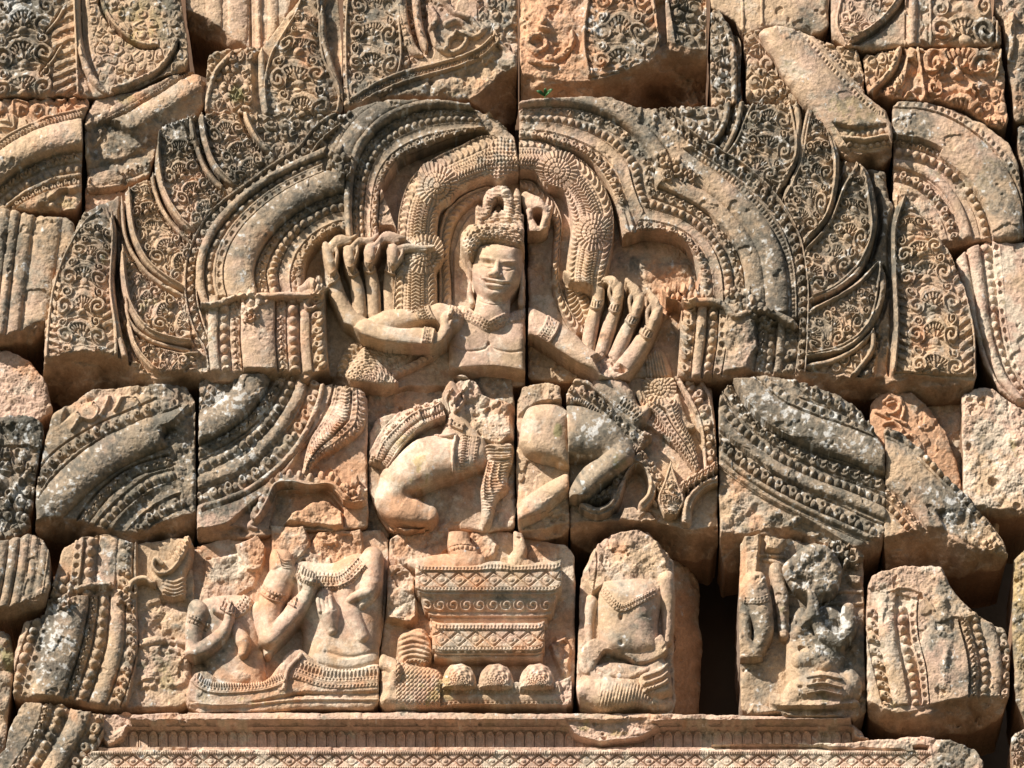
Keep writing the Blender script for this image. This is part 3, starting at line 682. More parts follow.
    gr = [(438, 312), (437, 280), (437, 250), (438, 222), (443, 206), (456, 196), (476, 186), (500, 180), (524, 178)]
    ribbon(gl, gr, [(1.5, 'fall', -6, -12, -8), (8, 'rope', 1.2, -7, -5), (.8, 'groove', 5.5, 0, 0), (3.5, 'beads', 2.4, -3, -3), (4, 'hatch', 2.6, -4, -4), (9, 'chevron', 1.5, -3, -3), (4, 'hatch', 2.6, -4, -4), (3, 'beads', 2, -3, -3), (.8, 'groove', 5.5, 0, 0), (7, 'rope', 1.2, -6, -8), (2, 'fall', 5, -8, -12)], GARL, 0, sm=.55, lift=5)
    ribbon([(438, 312), (439, 280), (438, 250), (441, 222), (452, 203), (472, 190), (500, 181)], [(453, 308), (452, 280), (450, 252), (455, 228), (465, 212), (482, 200), (505, 192)],
           [(4, 'torus', 4, NICHE + 4, NICHE + 4), (9, 'rope', 4, NICHE + 4, NICHE + 4), (1.5, 'fall', 3, NICHE + 3, NICHE)], RIB, 0, sm=.6)
    rosette(437, 186, 21, GARL, 5, 28, base=-3); rosette(424, 254, 20, GARL, 5, 26, base=-4)
    # lozenge knot at the peak
    Bk = Body(468, 122, 530, 190); Bk.slab([(472, 160), (484, 146), (497, 133), (512, 134), (524, 140), (526, 168), (512, 178), (497, 186), (484, 172)], -8, 13, 26, p=1.2); Bk.lay(GARL)
    sl2, U2, V2 = win(468, 126, 528, 190); a = (U2 + V2) / 3.9; b = (U2 - V2) / 3.9
    put(sl2, (PID[sl2] == GARL) & (inpoly(U2, V2, [(474, 160), (497, 136), (524, 142), (524, 168), (497, 183)])), 1.3 * np.clip(np.cos(math.pi * a + 3 * N_MID[sl2]) * np.cos(math.pi * b + 3 * N_MID2[sl2]), -.5, .8), None, 'add')
    # backing slab behind head: left halo edge
    sink([(454, 316), (453, 280), (453, 252), (459, 230), (470, 214), (488, 200), (530, 188), (530, 320)], NICHE + 4, None, 1.5, .6)
    # ---- arms: the fan behind first
    z = -12.0
    Bb = Body(325, 270, 460, 345); Bb.limb([(331, 272), (338, 298), (352, 318), (372, 326), (398, 318), (430, 311)], np.array([7, 8.5, 9.5, 8, 6.5, 6]), np.array([z, z + 1, z + 3, z + 3, z + 1, z]), 4); Bb.lay(ARMS)
    forearm([(391, 312), (390, 285), (392, 264)], 7.2, 5.6, z - 1, z + 3)
    forearm([(374, 312), (373, 288), (368, 264)], 7.3, 5.6, z, z + 4)
    forearm([(360, 312), (357, 288), (349, 267)], 7.4, 5.6, z + 1, z + 5)
    forearm([(350, 322), (338, 298), (331, 270)], 9, 5.8, z + 2, z + 6)
    for w_, m_, t_ in (((392, 266), (394, 250), (434, 249)), ((369, 266), (371, 249), (405, 239)), ((350, 269), (349, 252), (378, 239)), ((332, 273), (328, 255), (356, 239))): hand(w_, m_, t_, 6.5, z + 15)
    for (x, y, a) in ((391.5, 271, 0), (369, 271, .12), (351, 275, .35), (333, 280, .5)):
        dx, dy = math.cos(a) * 8, -math.sin(a) * 8; overlay([(x - dx, y - dy), (x + dx, y + dy)], 9, 9, WRIST, 2.0, [(2, 'torus', 1.2, 1, 1), (6, 'hatch', 2.7, .4, .4), (2, 'torus', 1.2, 1, 1)], sm=.5, clip=lambda U, V, x=x, y=y: (PID[win_sl(U, V)] == ARMS))
    # ---- body, head and the front arm
    B = Body(340, 222, 534, 392)
    B.slab([(448, 312), (462, 304), (480, 306), (512, 308), (532, 306), (532, 376), (500, 381), (470, 379), (451, 377), (449, 350)], NICHE + 4, 17, 20, p=2.2)
    B.limb([(452, 320), (430, 315), (400, 318), (367, 328)], np.array([12.5, 12, 11.5, 10]), np.array([-8, -8, -8, -7]), 3)
    B.limb([(365, 330), (385, 336), (410, 339), (436, 342)], np.array([11, 11.5, 10.5, 8.5]), np.array([-2, -1, 0, 0]), 1.2)
    B.limb([(434, 343), (441, 340), (446, 330), (445, 318), (450, 314)], np.array([7, 6, 6, 5, 4]), np.array([0, 2, 3, 3, 2]), 2)
    B.limb([(446, 320), (452, 313)], np.array([2.2, 2.2]), np.array([5, 6]), .6); B.limb([(447, 330), (451, 322)], np.array([2.2, 2.0]), np.array([5, 6]), .6)
    B.limb([(492, 312), (494, 296)], np.array([18, 17]), np.array([-10, -8]), 6, .8)
    # ears with long lobes
    B.limb([(471, 258), (469, 264), (471, 272)], np.array([3.0, 3.6, 2.2]), np.array([-4, -1, -3]), 1.0); B.limb([(470, 288), (470, 296), (472, 303)], np.array([1.8, 3.0, 3.4]), np.array([-9, -7, -8]), 1.0)
    B.limb([(521, 262), (522, 285), (521, 305)], np.array([2.6, 2.2, 3.5]), np.array([-8, -7, -8]), 1.5)
    # skull and face
    B.slab([(474, 254), (472, 268), (473.5, 284), (479, 295.5), (487.5, 302), (498, 303.5), (509, 300.5), (517, 290), (521, 275), (522, 258), (520, 240), (476, 240)], -6, 17, 15, 3, 2.2); B.ball(497, 269, 20, 30, 4, 9.5, R(6), 5)
    hl = np.interp(B.U, [466, 472, 478, 486, 500, 524], [272, 258, 248, 243.5, 244.5, 250]); B.h = np.where((B.V < hl) & (B.V > 236) & (B.U > 464), -200, B.h)
    c = lambda *a, **k: B.bump(*a, **k)
    c(496, 254, 20, 6, 1.6); c(488, 260, 8, 2.2, 1.5, R(8)); c(508, 263, 8, 2.2, 1.5, R(6))
    c(487, 264.0, 7.5, 3.8, -3.6, R(8)); c(508.5, 267.0, 7.5, 3.8, -3.6, R(8)); c(481, 283, 6, 6, 1.0); c(510, 285, 6, 6, 1.0)
    c(487.6, 265.4, 5.4, 2.4, 2.4, R(8)); c(508, 268.4, 5.4, 2.4, 2.4, R(8))
    B.line([(482.5, 266), (488, 267.8), (494, 266.6)], 1.5, 1.0); B.line([(502, 269.0), (507.5, 270.8), (513.5, 269.4)], 1.5, 1.0)
    c(487, 258.6, 8, 1.6, .9, R(4)); c(508, 261.8, 8, 1.6, .9, R(6))
    B.limb([(498, 260), (497, 266), (495.6, 273)], np.array([2.2, 2.8, 3.8]), np.array([12.0, 14.0, 16.2]), 2.0)
    B.ball(495, 273.2, 4.4, 3.2, 15.6, 3.8, 0, 1.4); B.ball(490.6, 274.2, 2.8, 2.1, 14.4, 2.6, 0, 1.0); B.ball(499.8, 275.4, 2.8, 2.1, 14.4, 2.6, 0, 1.0)
    c(495, 278.4, 6, 1.1, -2.2, R(8)); c(484, 277, 5, 5, .8); c(508, 280, 5, 5, .8)
    B.ball(495, 280.6, 12.8, 2.6, 13.0, 3.0, R(8), 1.6); B.ball(494.6, 285.4, 9.6, 3.2, 12.0, 3.6, R(8), 1.6)
    B.line([(482, 279.6), (488, 281.8), (495, 282.6), (502, 284.6), (508.5, 284.0)], 1.5, 2.2); c(493, 288.9, 6, 1.4, -1.9, R(8)); c(494, 293.5, 6, 3.5, 1.4)
    c(480.5, 278.6, 1.8, 1.8, -1.2); c(509, 285.2, 1.8, 1.8, -1.2)
    B.h = np.where((B.h > -150) & (B.U > 446), B.h - 1.25 * np.clip(B.V - 366 - .012 * (B.U - 486) ** 2 * .3 - 1.5 * N_MID2[B.sl], 0, None), B.h)
    # breast and the neck folds
    B.line([(452, 346), (466, 351), (484, 349), (489, 343)], 2.2, 1.1); B.line([(489, 343), (495, 349), (512, 352), (530, 349)], 2.2, 1.1)
    B.line([(489, 330), (489, 345), (490, 366)], 2.4, .3); c(469, 338, 13, 9, 1.8); c(510, 341, 14, 9, 1.6); c(475, 331, 1.6, 1.6, .6)
    B.line([(480, 302), (494, 305), (508, 303)], 1.3, .8)
    B.lay(DANCER, .3)
    dc = lambda U, V: PID[win_sl(U, V)] == DANCER
    overlay([(449, 311), (466, 315), (478, 320), (489, 326), (500, 321), (512, 317), (532, 314)], 12, 12, NECK, .8, [(1.5, 'torus', .8, 0, 0), (3, 'dots', 1.8, .4, .4), (3, 'dots', 1.6, .2, .2), (3, 'dots', 1.8, .4, .4), (1.5, 'torus', .6, 0, 0)], clip=dc)
    overlay([(421, 301), (423, 312), (430, 325)], 16, 16, ARMLET, 1.6, [(2, 'torus', 1, 1, 1), (3, 'dots', 2.2, .5, .5), (4, 'hatch', 2.4, 0, 0), (3, 'dots', 2.2, .5, .5), (2, 'torus', 1, 1, 1)], clip=dc)
    overlay([(430, 332), (427, 343), (430, 354)], 12, 12, ARMLET, 1.6, [(2, 'torus', 1, 1, 1), (3, 'dots', 2.2, .5, .5), (4, 'hatch', 2.4, 0, 0), (3, 'dots', 2.2, .5, .5), (2, 'torus', 1, 1, 1)], clip=dc)
    # headdress: rounded cap of scales with beaded hem, looped topknot
    C = Body(455, 183, 530, 264)
    C.slab([(461, 250), (461, 238), (468, 229), (482, 222), (502, 220), (530, 224), (534, 252), (520, 250), (500, 245.5), (487, 244.5), (479, 249), (473, 262), (466, 262)], -7, 22, 13, p=2.2)
    C.slab([(484, 224), (488, 214), (500, 210), (524, 212), (526, 226)], -8, 14, 8)
    C.limb([(480, 221), (479, 216), (486, 214), (488, 206), (492, 199), (500, 196), (508, 201), (509, 212), (506, 222)], np.array([3.8, 4, 4.8, 5.2, 5.2, 5.2, 5.4, 5.5, 6]), np.array([0, 1, 1, 1, 1, 1, 1, 1, 1]), 1.5)
    C.limb([(517, 226), (516, 211), (517, 199)], np.array([5, 5.5, 4]), np.array([-2, -1, -1]), 1)
    C.h = np.where(((C.U - 498.5) / 3.2) ** 2 + ((C.V - 209) / 5.6) ** 2 < 1, -10, C.h)
    C.lay(CROWN, .5)
    sl4, U4, V4 = win(458, 186, 528, 262); m4 = PID[sl4] == CROWN
    put(sl4, m4, 1.5 * np.clip(np.cos(2 * math.pi * (np.hypot(U4 - 497, (V4 - 262) * 1.1)) / 4.6) * np.cos((np.arctan2(V4 - 262, U4 - 497)) * 22 + math.pi * np.floor(np.hypot(U4 - 497, (V4 - 262) * 1.1) / 4.6 + .5)), -.6, 1), None, 'add')
    overlay([(472, 252), (478, 243), (487, 239.5), (500, 241), (520, 247)], 5, 5, CROWN, .8, 'dots', clip=lambda U, V: PID[win_sl(U, V)] == CROWN)
    overlay([(467, 240), (472, 233), (486, 227), (505, 227), (526, 232)], 4, 4, CROWN, .8, 'dots', clip=lambda U, V: PID[win_sl(U, V)] == CROWN)
def win_sl(U, V):
    i0 = int(round((float(V[0, 0]) - Y0) * S)); j0 = int(round((float(U[0, 0]) - X0) * S)); return (slice(i0, i0 + U.shape[0]), slice(j0, j0 + U.shape[1]))

M1 = [(42, 392), (43, 345), (48, 290), (60, 255), (78, 220), (84, 211), (100, 203), (122, 194), (130, 186), (152, 178), (156, 150), (160, 126), (180, 119), (203, 113), (270, 113), (340, 113), (380, 98), (445, 97), (468, 103),
      (492, 116), (515, 134), (519, 160), (520, 190), (524, 214), (526, 300), (526, 386), (450, 392), (380, 396), (330, 384), (215, 380), (190, 386), (165, 398), (60, 404)]
block('carved_stone', "huge left centre stone with the dancing figure's head, raised arms and half the arch", 'carved stone', M1, 42, big_left, bev=3.5,
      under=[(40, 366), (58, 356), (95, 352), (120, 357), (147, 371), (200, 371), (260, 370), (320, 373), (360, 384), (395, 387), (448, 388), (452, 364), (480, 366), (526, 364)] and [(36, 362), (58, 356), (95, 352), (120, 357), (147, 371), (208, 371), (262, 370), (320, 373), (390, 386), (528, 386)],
      slope=1.3, wob=.8, grey=.10, pale=.05, wear=-.22, group='facing stones of the pediment',
      blobs=[('grey', 400, 118, 80, 45, 1.1), ('grey', 290, 185, 75, 55, .8), ('grey', 230, 255, 25, 45, .25), ('orange', 140, 365, 60, 20, .3), ('orange', 330, 375, 60, 15, .3), ('grey', 90, 230, 50, 60, .35), ('grey', 180, 135, 45, 35, .7), ('grey', 75, 215, 50, 55, .35), ('white', 180, 122, 22, 10, .5), ('white', 340, 115, 40, 22, .35), ('moss', 440, 105, 40, 12, .5), ('moss', 265, 120, 20, 15, .4),
             ('grey', 490, 280, 80, 90, -.5), ('grey', 270, 330, 60, 50, -.25), ('orange', 500, 150, 30, 30, .25), ('pale', 490, 300, 60, 60, .5), ('dark', 380, 150, 40, 40, .25), ('dark', 150, 130, 30, 30, .2), ('ochre', 140, 330, 60, 60, .3), ('ochre', 465, 110, 25, 12, .4)])

# ================================================================== the right big stone
def big_right():
    fill([(640, 92), (900, 92), (900, 200), (880, 400), (790, 400), (795, 280), (770, 210), (700, 150)], LEAF, -2, 4.6, 13.5, 9)
    sink([(836, 150), (900, 168), (900, 230), (890, 385), (872, 385), (882, 300), (876, 262), (864, 250), (872, 215), (862, 185), (842, 160)], -7, 0, 3, 1.2)
    # rims
    rim([(727, 96), (726, 118), (716, 138), (700, 150)], 6, 4, RIM, side=-1, gd=8); rim([(743, 96), (738, 122), (731, 140), (722, 156)], 5, 4, RIM, side=-1, gd=4)
    motif([(722, 158), (736, 140), (745, 118), (752, 104)], [(785, 188), (797, 160), (796, 128), (790, 102)], LEAF, 0, 5, 24, .1)
    rim([(796, 104), (799, 130), (795, 160), (778, 192)], 6, 5, RIM, side=-1, gd=10)
    motif([(784, 200), (800, 165), (806, 130), (814, 97)], [(806, 246), (828, 215), (836, 165), (820, 97)], LEAF, 1, 5, 24, .12)
    rim([(818, 97), (833, 135), (836, 175), (828, 214), (804, 244)], 6, 5, RIM, side=-1, gd=11)
    rim([(813, 98), (804, 130), (799, 165), (783, 200)], 4, 3.5, RIM, side=1, gd=2)
    motif([(804, 252), (828, 225), (842, 190), (856, 164)], [(812, 300), (850, 275), (872, 238), (866, 175)], LEAF, 1, 5, 26, .12)
    rim([(860, 165), (870, 195), (873, 228), (860, 268), (838, 288), (808, 302)], 7, 5.5, RIM, side=-1, gd=11)
    rim([(858, 166), (844, 190), (828, 225), (806, 250)], 4, 3.5, RIM, side=1, gd=2)
    motif([(806, 314), (830, 302), (858, 285), (878, 262)], [(803, 356), (845, 345), (872, 318), (882, 266)], LEAF, 1, 5, 22, .12)
    rim([(880, 263), (882, 295), (868, 328), (842, 350), (800, 358)], 6, 5, RIM, side=-1, gd=10)
    rim([(878, 264), (858, 285), (832, 302), (808, 312)], 4, 3.5, RIM, side=1, gd=2)
    rim([(873, 332), (872, 350), (860, 368), (850, 380)], 5, 4, RIM, side=-1, gd=6); rim([(872, 334), (852, 352), (828, 364), (800, 368)], 4, 3, RIM, side=1, gd=2)
    motif([(893, 372), (896, 330), (894, 280), (893, 235), (905, 195)], [(976, 376), (975, 330), (962, 275), (938, 232), (907, 195)], LEAF, 2, 6, 29, .07, bulge=4)
    rim([(905, 194), (895, 225), (895, 280), (897, 330), (892, 380)], 6, 5, RIM, side=1, gd=6)
    # scroll border and dotted edge
    out3 = [(640, 98), (668, 112), (694, 134), (716, 148), (742, 162), (768, 186), (792, 218), (804, 250), (809, 290), (808, 335), (805, 385)]
    in3 = [(622, 102), (652, 120), (680, 146), (704, 163), (730, 182), (754, 206), (774, 232), (786, 262), (790, 295), (790, 335), (790, 385)]
    ribbon(out3, in3, [(1.5, 'torus', 2, 3, 3), (10.5, 'squares', 6, 1, 1), (1, 'groove', 2, 0, 0), (1.5, 'flat', 0, 2, 2), (4.5, 'beads', 3, 1, 1), (1, 'groove', 2, 0, 0)], BORDER, 0)
    # niche
    sink([(515, 400), (516, 136), (560, 142), (596, 160), (616, 190), (624, 240), (655, 230), (685, 240), (700, 268), (702, 296), (682, 304), (680, 400)], NICHE, 0, 3, .9)
    rough([(655, 262), (690, 262), (700, 290), (690, 315), (665, 318), (650, 290)], NICHE + 3, 7, 0)
    rough([(630, 255), (660, 258), (668, 300), (650, 300)], NICHE + 1, 5, 0)
    LO = [(22, 'torus', 5, 2, 2), (18, 'torus', 3, 3, 3), (1.3, 'groove', 4, 0, 0), (9, 'florets', 3.4, -1, -1), (1.6, 'groove', 5, 0, 0), (8.5, 'beads', 4.8, 0, 0), (1.6, 'groove', 5, 0, 0), (9, 'cove', 2, 0, 0), (1.2, 'groove', 3, 0, 0), (11, 'lotus', 5.5, 0, 0), (2, 'fall', 4, -2, -4)]
    ribbon([(640, 122), (668, 138), (700, 162), (735, 188), (764, 218), (781, 250), (787, 285), (788, 312)], [(622, 243), (640, 236), (656, 236), (676, 241), (690, 254), (697, 272), (699, 292), (700, 312)], LO, ARCH, 0, sm=.9)
    ribbon([(519, 98), (560, 93), (600, 98), (636, 116), (660, 140), (672, 160), (668, 182)], [(517, 138), (552, 145), (586, 162), (606, 186), (617, 214), (621, 236), (622, 246)], UPPER, ARCH, 1, sm=.8, clip=[(500, 80), (700, 80), (690, 150), (664, 178), (650, 200), (638, 222), (622, 248), (600, 260), (500, 260)])
    rough([(600, 92), (640, 96), (668, 118), (700, 150), (680, 152), (640, 124), (604, 108)], 5, 2.5, 0, 5)
    for (x, y, r) in ((662, 160, 9), (676, 168, 10), (690, 176, 7), (668, 176, 6)): bos(x, y, r, BOSS, 4)
    # mouldings under the collar: intact inner half, broken middle, weathered outer half
    ribbon([(757, 306), (757, 345), (750, 378)], [(684, 300), (680, 340), (677, 380)], [(28, 'torus', 3, 5, 5), (1, 'groove', 2, 0, 0), (8, 'dots', 3, 3, 3), (1.4, 'groove', 3, 0, 0), (9, 'beads', 4.6, 2, 2), (2, 'groove', 4, 0, 0), (9, 'torus', 3, 2, 2), (1.4, 'groove', 3, 0, 0), (13, 'lotus', 5, 1, 0)], ARCH, 0, sm=.8)
    ribbon([(800, 318), (798, 350), (794, 380)], [(750, 318), (748, 350), (744, 380)], [(14, 'squares', 5, -6, -3), (8, 'torus', 3, -4, -2), (2, 'groove', 8, 0, 0), (8, 'beads', 4.5, -4, -3), (9, 'florets', 4, -3, -2), (10, 'fall', -8, -6, 0)], ARCH, 0, sm=1.2)
    rough([(722, 316), (757, 318), (760, 350), (742, 366), (724, 362)], 5, 4, 0)
    stroke([(684, 306), (700, 302), (722, 305), (735, 316), (752, 310), (772, 313), (792, 325)], 6, 7, 4, COLLAR, base=7)
    for (x, y, r) in ((745, 300, 11), (760, 312, 10), (732, 296, 8), (766, 322, 8)): bos(x, y, r, BOSS, 4)
    bos(690, 296, 10, BOSS, 4); bos(673, 298, 8, BOSS, 3); stroke([(664, 296), (672, 302), (688, 308), (692, 322)], 6, 4, 5, BOSS, base=-3)
    # hood garland, mirrored
    gl = [(514, 138), (545, 140), (575, 158), (598, 178), (612, 205), (614, 235), (610, 262), (604, 285)]
    gr = [(514, 176), (538, 178), (556, 188), (566, 204), (571, 226), (568, 250), (566, 275), (570, 292)]
    ribbon(gl, gr, [(1.5, 'fall', -6, -12, -8), (8, 'rope', 1.2, -7, -5), (.8, 'groove', 5.5, 0, 0), (3.5, 'beads', 2.4, -3, -3), (4, 'hatch', 2.6, -4, -4), (9, 'chevron', 1.5, -3, -3), (4, 'hatch', 2.6, -4, -4), (3, 'beads', 2, -3, -3), (.8, 'groove', 5.5, 0, 0), (7, 'rope', 1.2, -6, -8), (2, 'fall', 5, -8, -12)], GARL, 0, sm=.55, lift=5)
    ribbon([(520, 178), (536, 184), (552, 198), (562, 220), (560, 250), (560, 285), (572, 312), (588, 330)], [(520, 190), (534, 196), (546, 208), (553, 226), (552, 252), (552, 290), (562, 316), (574, 334)], [(2, 'torus', 3, NICHE + 4, NICHE + 4), (9, 'rope', 4.5, NICHE + 4, NICHE + 4), (2, 'fall', 2, NICHE + 2, NICHE)], RIB, 0, sm=.6)
    ribbon([(584, 285), (590, 300), (592, 318)], [(564, 285), (568, 305), (580, 325)], [(6, 'rope', 2, NICHE + 3, NICHE + 3), (6, 'rope', 2, NICHE + 3, NICHE + 3)], RIB, 0, sm=.6)
    rosette(557, 171, 21, GARL, 5, 28, base=-3); rosette(594, 232, 19, GARL, 5, 26, base=-4)
    # broken ornament by the joint
    Bo = Body(520, 190, 560, 275); Bo.limb([(526, 202), (536, 206), (548, 212)], np.array([6, 6, 4]), np.array([-8, -4, -3]), 2); Bo.limb([(529, 212), (528, 222), (534, 232), (544, 232)], np.array([5, 5, 6, 4]), np.array([-6, -5, -4, -4]), 2)
    Bo.limb([(546, 210), (546, 222), (540, 234)], np.array([4, 4, 3]), np.array([-3, -2, -4]), 1.5); Bo.ball(536, 258, 9, 13, NICHE - 1, 4); Bo.lay(SCROLL, 1.0)
    # fan of right arms
    z = -12.0
    sh = Body(600, 340, 680, 385); sh.slab([(622, 380), (636, 352), (650, 346), (664, 352), (670, 380)], NICHE + 1, 6, 7); sh.lay(SHEAF)
    for k in range(7): stroke([(648 + k * 3.4, 378), (646 + k * 2.4, 352)], 3, 2.6, 1.8, SHEAF)
    Bb = Body(525, 270, 675, 392); Bb.limb([(600, 368), (618, 372), (630, 360), (646, 338)], np.array([10, 12, 11, 8]), np.array([z, z + 2, z + 3, z + 4]), 4); Bb.lay(ARMS)
    forearm([(588, 348), (592, 325), (598, 302)], 7.4, 5.8, z, z + 3); forearm([(600, 356), (608, 332), (617, 306)], 7.4, 5.8, z + 1, z + 4)
    forearm([(612, 362), (622, 342), (634, 320)], 7.6, 5.8, z + 2, z + 5); forearm([(622, 370), (638, 350), (651, 330)], 8.4, 5.8, z + 3, z + 6)
    hand((617, 306), (618, 292), (602, 280), 6.8, z + 7, side=-1); hand((635, 318), (639, 302), (626, 287), 6.8, z + 8, side=-1); hand((651, 330), (657, 314), (648, 298), 6.8, z + 9, side=-1); forearm([(598, 304), (598, 292), (590, 282)], 6, 6, z + 4, z + 6)
    Bw = Body(555, 262, 615, 300); Bw.slab([(563, 275), (580, 268), (600, 272), (606, 286), (590, 290), (572, 286)], -12, 10, 6); Bw.lay(ARMS, 1.3)
    for (x, y, a) in ((597, 307, -.15), (616, 311, -.3), (632, 323, -.45), (648, 336, -.6)):
        dx, dy = math.cos(a) * 8, -math.sin(a) * 8; overlay([(x - dx, y - dy), (x + dx, y + dy)], 10, 10, WRIST, 2.0, [(2, 'torus', 1.2, 1, 1), (6, 'hatch', 2.7, .4, .4), (2, 'torus', 1.2, 1, 1)], clip=lambda U, V: PID[win_sl(U, V)] == ARMS)
    B = Body(515, 300, 625, 392)
    B.limb([(518, 320), (534, 326), (556, 340), (580, 356), (604, 370)], np.array([12, 13, 13, 12.5, 10]), np.array([-10, -7, -5, -4, -2]), 3)
    B.lay(ARMS, .35)
    overlay([(558, 318), (550, 330), (539, 346)], 16, 16, WRIST, 1.6, [(2, 'torus', 1, 1, 1), (3, 'dots', 2.2, .5, .5), (4, 'hatch', 2.4, 0, 0), (3, 'dots', 2.2, .5, .5), (2, 'torus', 1, 1, 1)], clip=lambda U, V: PID[win_sl(U, V)] == ARMS)
    rough([(592, 358), (602, 352), (628, 372), (612, 380), (600, 376)], -3, 4, ARMS, 3)

M2 = [(519, 196), (518, 101), (535, 98), (570, 96), (590, 93), (612, 95), (634, 105), (662, 107), (700, 105), (742, 102), (795, 102), (806, 103), (812, 95), (821, 97), (833, 125), (840, 150), (862, 166), (886, 170), (890, 200), (896, 205), (905, 192),
      (925, 215), (950, 252), (965, 290), (976, 330), (978, 372), (972, 396), (915, 402), (880, 400), (800, 392), (775, 384), (745, 382), (733, 380), (690, 378), (620, 378), (560, 382), (527, 380), (528, 300), (527, 216)]
block('carved_stone', 'huge right centre stone with four raised arms and the other half of the arch', 'carved stone', M2, 42, big_right, bev=3.5,
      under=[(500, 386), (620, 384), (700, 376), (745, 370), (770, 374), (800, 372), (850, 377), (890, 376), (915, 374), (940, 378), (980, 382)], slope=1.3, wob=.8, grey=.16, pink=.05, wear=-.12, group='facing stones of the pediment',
      blobs=[('grey', 670, 110, 90, 32, .7), ('grey', 790, 240, 80, 130, .5), ('dark', 880, 230, 14, 80, .45), ('grey', 885, 240, 22, 110, .6), ('grey', 780, 335, 25, 35, .6), ('dark', 785, 330, 20, 30, .35), ('grey', 600, 300, 60, 90, -.45), ('orange', 672, 292, 26, 26, .55),
             ('orange', 935, 340, 30, 40, .35), ('grey', 650, 190, 30, 40, .35), ('grey', 625, 250, 20, 30, .5), ('white', 630, 235, 12, 20, .5), ('white', 720, 140, 50, 30, .25), ('white', 540, 240, 10, 10, .3), ('grey', 640, 315, 25, 40, .4), ('pink', 600, 200, 60, 60, .3), ('ochre', 740, 118, 20, 12, .4), ('dark', 790, 220, 30, 40, .15)])

# ================================================================== third row
def arch_piece(o, i, segs, extra=None):
    def f():
        ribbon(o, i, segs, ARCH, 0, sm=1.0)
        if extra: extra()
    return f
def traced(bands, extra=None, first=False):
    def f():
        if first and extra: extra()
        for pts, w, kind, h, base in bands:
            if kind not in ('torus', 'cove'): bandc(pts, w + 4, ('groove', 3.5), ARCH, base, sm=.9)
            bandc(pts, w, (kind, h), ARCH, base, sm=.9)
        if extra and not first: extra()
    return f
C1B = [([(30, 520), (52, 502), (80, 475), (115, 450), (160, 430), (205, 418)], 36, 'torus', 11, 0), ([(34, 496), (54, 470), (90, 441), (135, 418), (180, 402)], 7, 'dots', 3, 3), ([(36, 484), (58, 457), (98, 431), (160, 404)], 11, 'squares', 5, 1),
       ([(90, 545), (96, 520), (108, 505), (140, 484), (200, 474)], 24, 'flat', 0, -1), ([(130, 552), (150, 520), (205, 490)], 40, 'flat', 0, -4), ([(80, 528), (88, 514), (107, 491), (135, 471), (172, 460)], 9.5, 'florets', 4, -1), ([(98, 534), (105, 521), (125, 501), (150, 482), (176, 474)], 9, 'beads', 5, -1),
       ([(116, 538), (124, 524), (144, 505), (168, 490), (198, 482)], 13, 'cove', 3, -1), ([(136, 532), (150, 518), (172, 505), (200, 495)], 12, 'lotus', 6, -3)]
C2B = [([(192, 434), (214, 424), (236, 406), (250, 388), (256, 362)], 30, 'torus', 9, 0), ([(192, 482), (232, 468), (262, 446), (284, 420), (300, 392), (306, 362)], 60, 'flat', 0, -2), ([(194, 454), (228, 437), (250, 421), (267, 402), (280, 382), (284, 362)], 10, 'florets', 4.5, -1),
       ([(194, 470), (230, 453), (252, 438), (266, 424), (280, 404), (291, 384), (295, 362)], 9, 'beads', 5, -1), ([(194, 484), (235, 468), (262, 447), (284, 420), (299, 392), (305, 362)], 11, 'torus', 3, -2), ([(194, 499), (237, 484), (262, 467), (286, 443), (304, 419), (313, 396), (317, 362)], 12.5, 'lotus', 6.5, -2),
       ([(194, 509), (240, 494), (270, 474), (296, 447), (312, 418), (321, 392), (324, 362)], 5, 'torus', 3, -1)]
C6B = [([(736, 366), (745, 388), (765, 408), (795, 426), (835, 440), (900, 460)], 38, 'torus', 11, 0), ([(712, 405), (730, 432), (760, 455), (800, 475), (845, 490), (900, 516)], 54, 'flat', 0, -1), ([(704, 430), (735, 458), (780, 488), (840, 514), (900, 540)], 30, 'flat', 0, -3),
       ([(724, 372), (728, 386), (738, 404), (754, 423), (776, 440), (800, 453), (824, 464), (855, 474), (900, 492)], 10, 'florets', 4.5, -1), ([(714, 390), (723, 406), (734, 420), (752, 437), (776, 455), (800, 467), (824, 478), (855, 489), (900, 508)], 9, 'beads', 5, -1),
       ([(710, 408), (730, 432), (754, 453), (782, 470), (812, 484), (850, 498), (900, 520)], 12, 'torus', 3.5, -1), ([(710, 432), (734, 453), (754, 468), (778, 484), (804, 498), (834, 511), (862, 524), (900, 540)], 13, 'lotus', 6.5, -2), ([(706, 440), (735, 467), (770, 490), (804, 508), (842, 525), (900, 550)], 5, 'torus', 3, -1),
       ([(758, 372), (782, 394), (810, 408), (850, 422), (890, 440)], 8, 'dots', 4, 3), ([(790, 372), (812, 390), (842, 405), (872, 424), (892, 440)], 13, 'squares', 6, 2)]
def c1x():
    for p in ([(72, 430), (80, 418), (92, 420), (98, 410), (92, 402)], [(115, 410), (122, 398), (132, 396), (138, 404), (132, 408)], [(80, 420), (76, 408), (84, 398)], [(100, 415), (106, 404), (112, 392)]): stroke(p, 4, 3, 4, SCROLL)
    rough([(158, 430), (200, 400), (200, 520), (176, 500), (168, 460)], -1, 5, 0, 8)
    rough([(70, 385), (150, 380), (195, 385), (195, 405), (150, 398), (100, 400), (60, 425)], -3, 4, 0, 5)
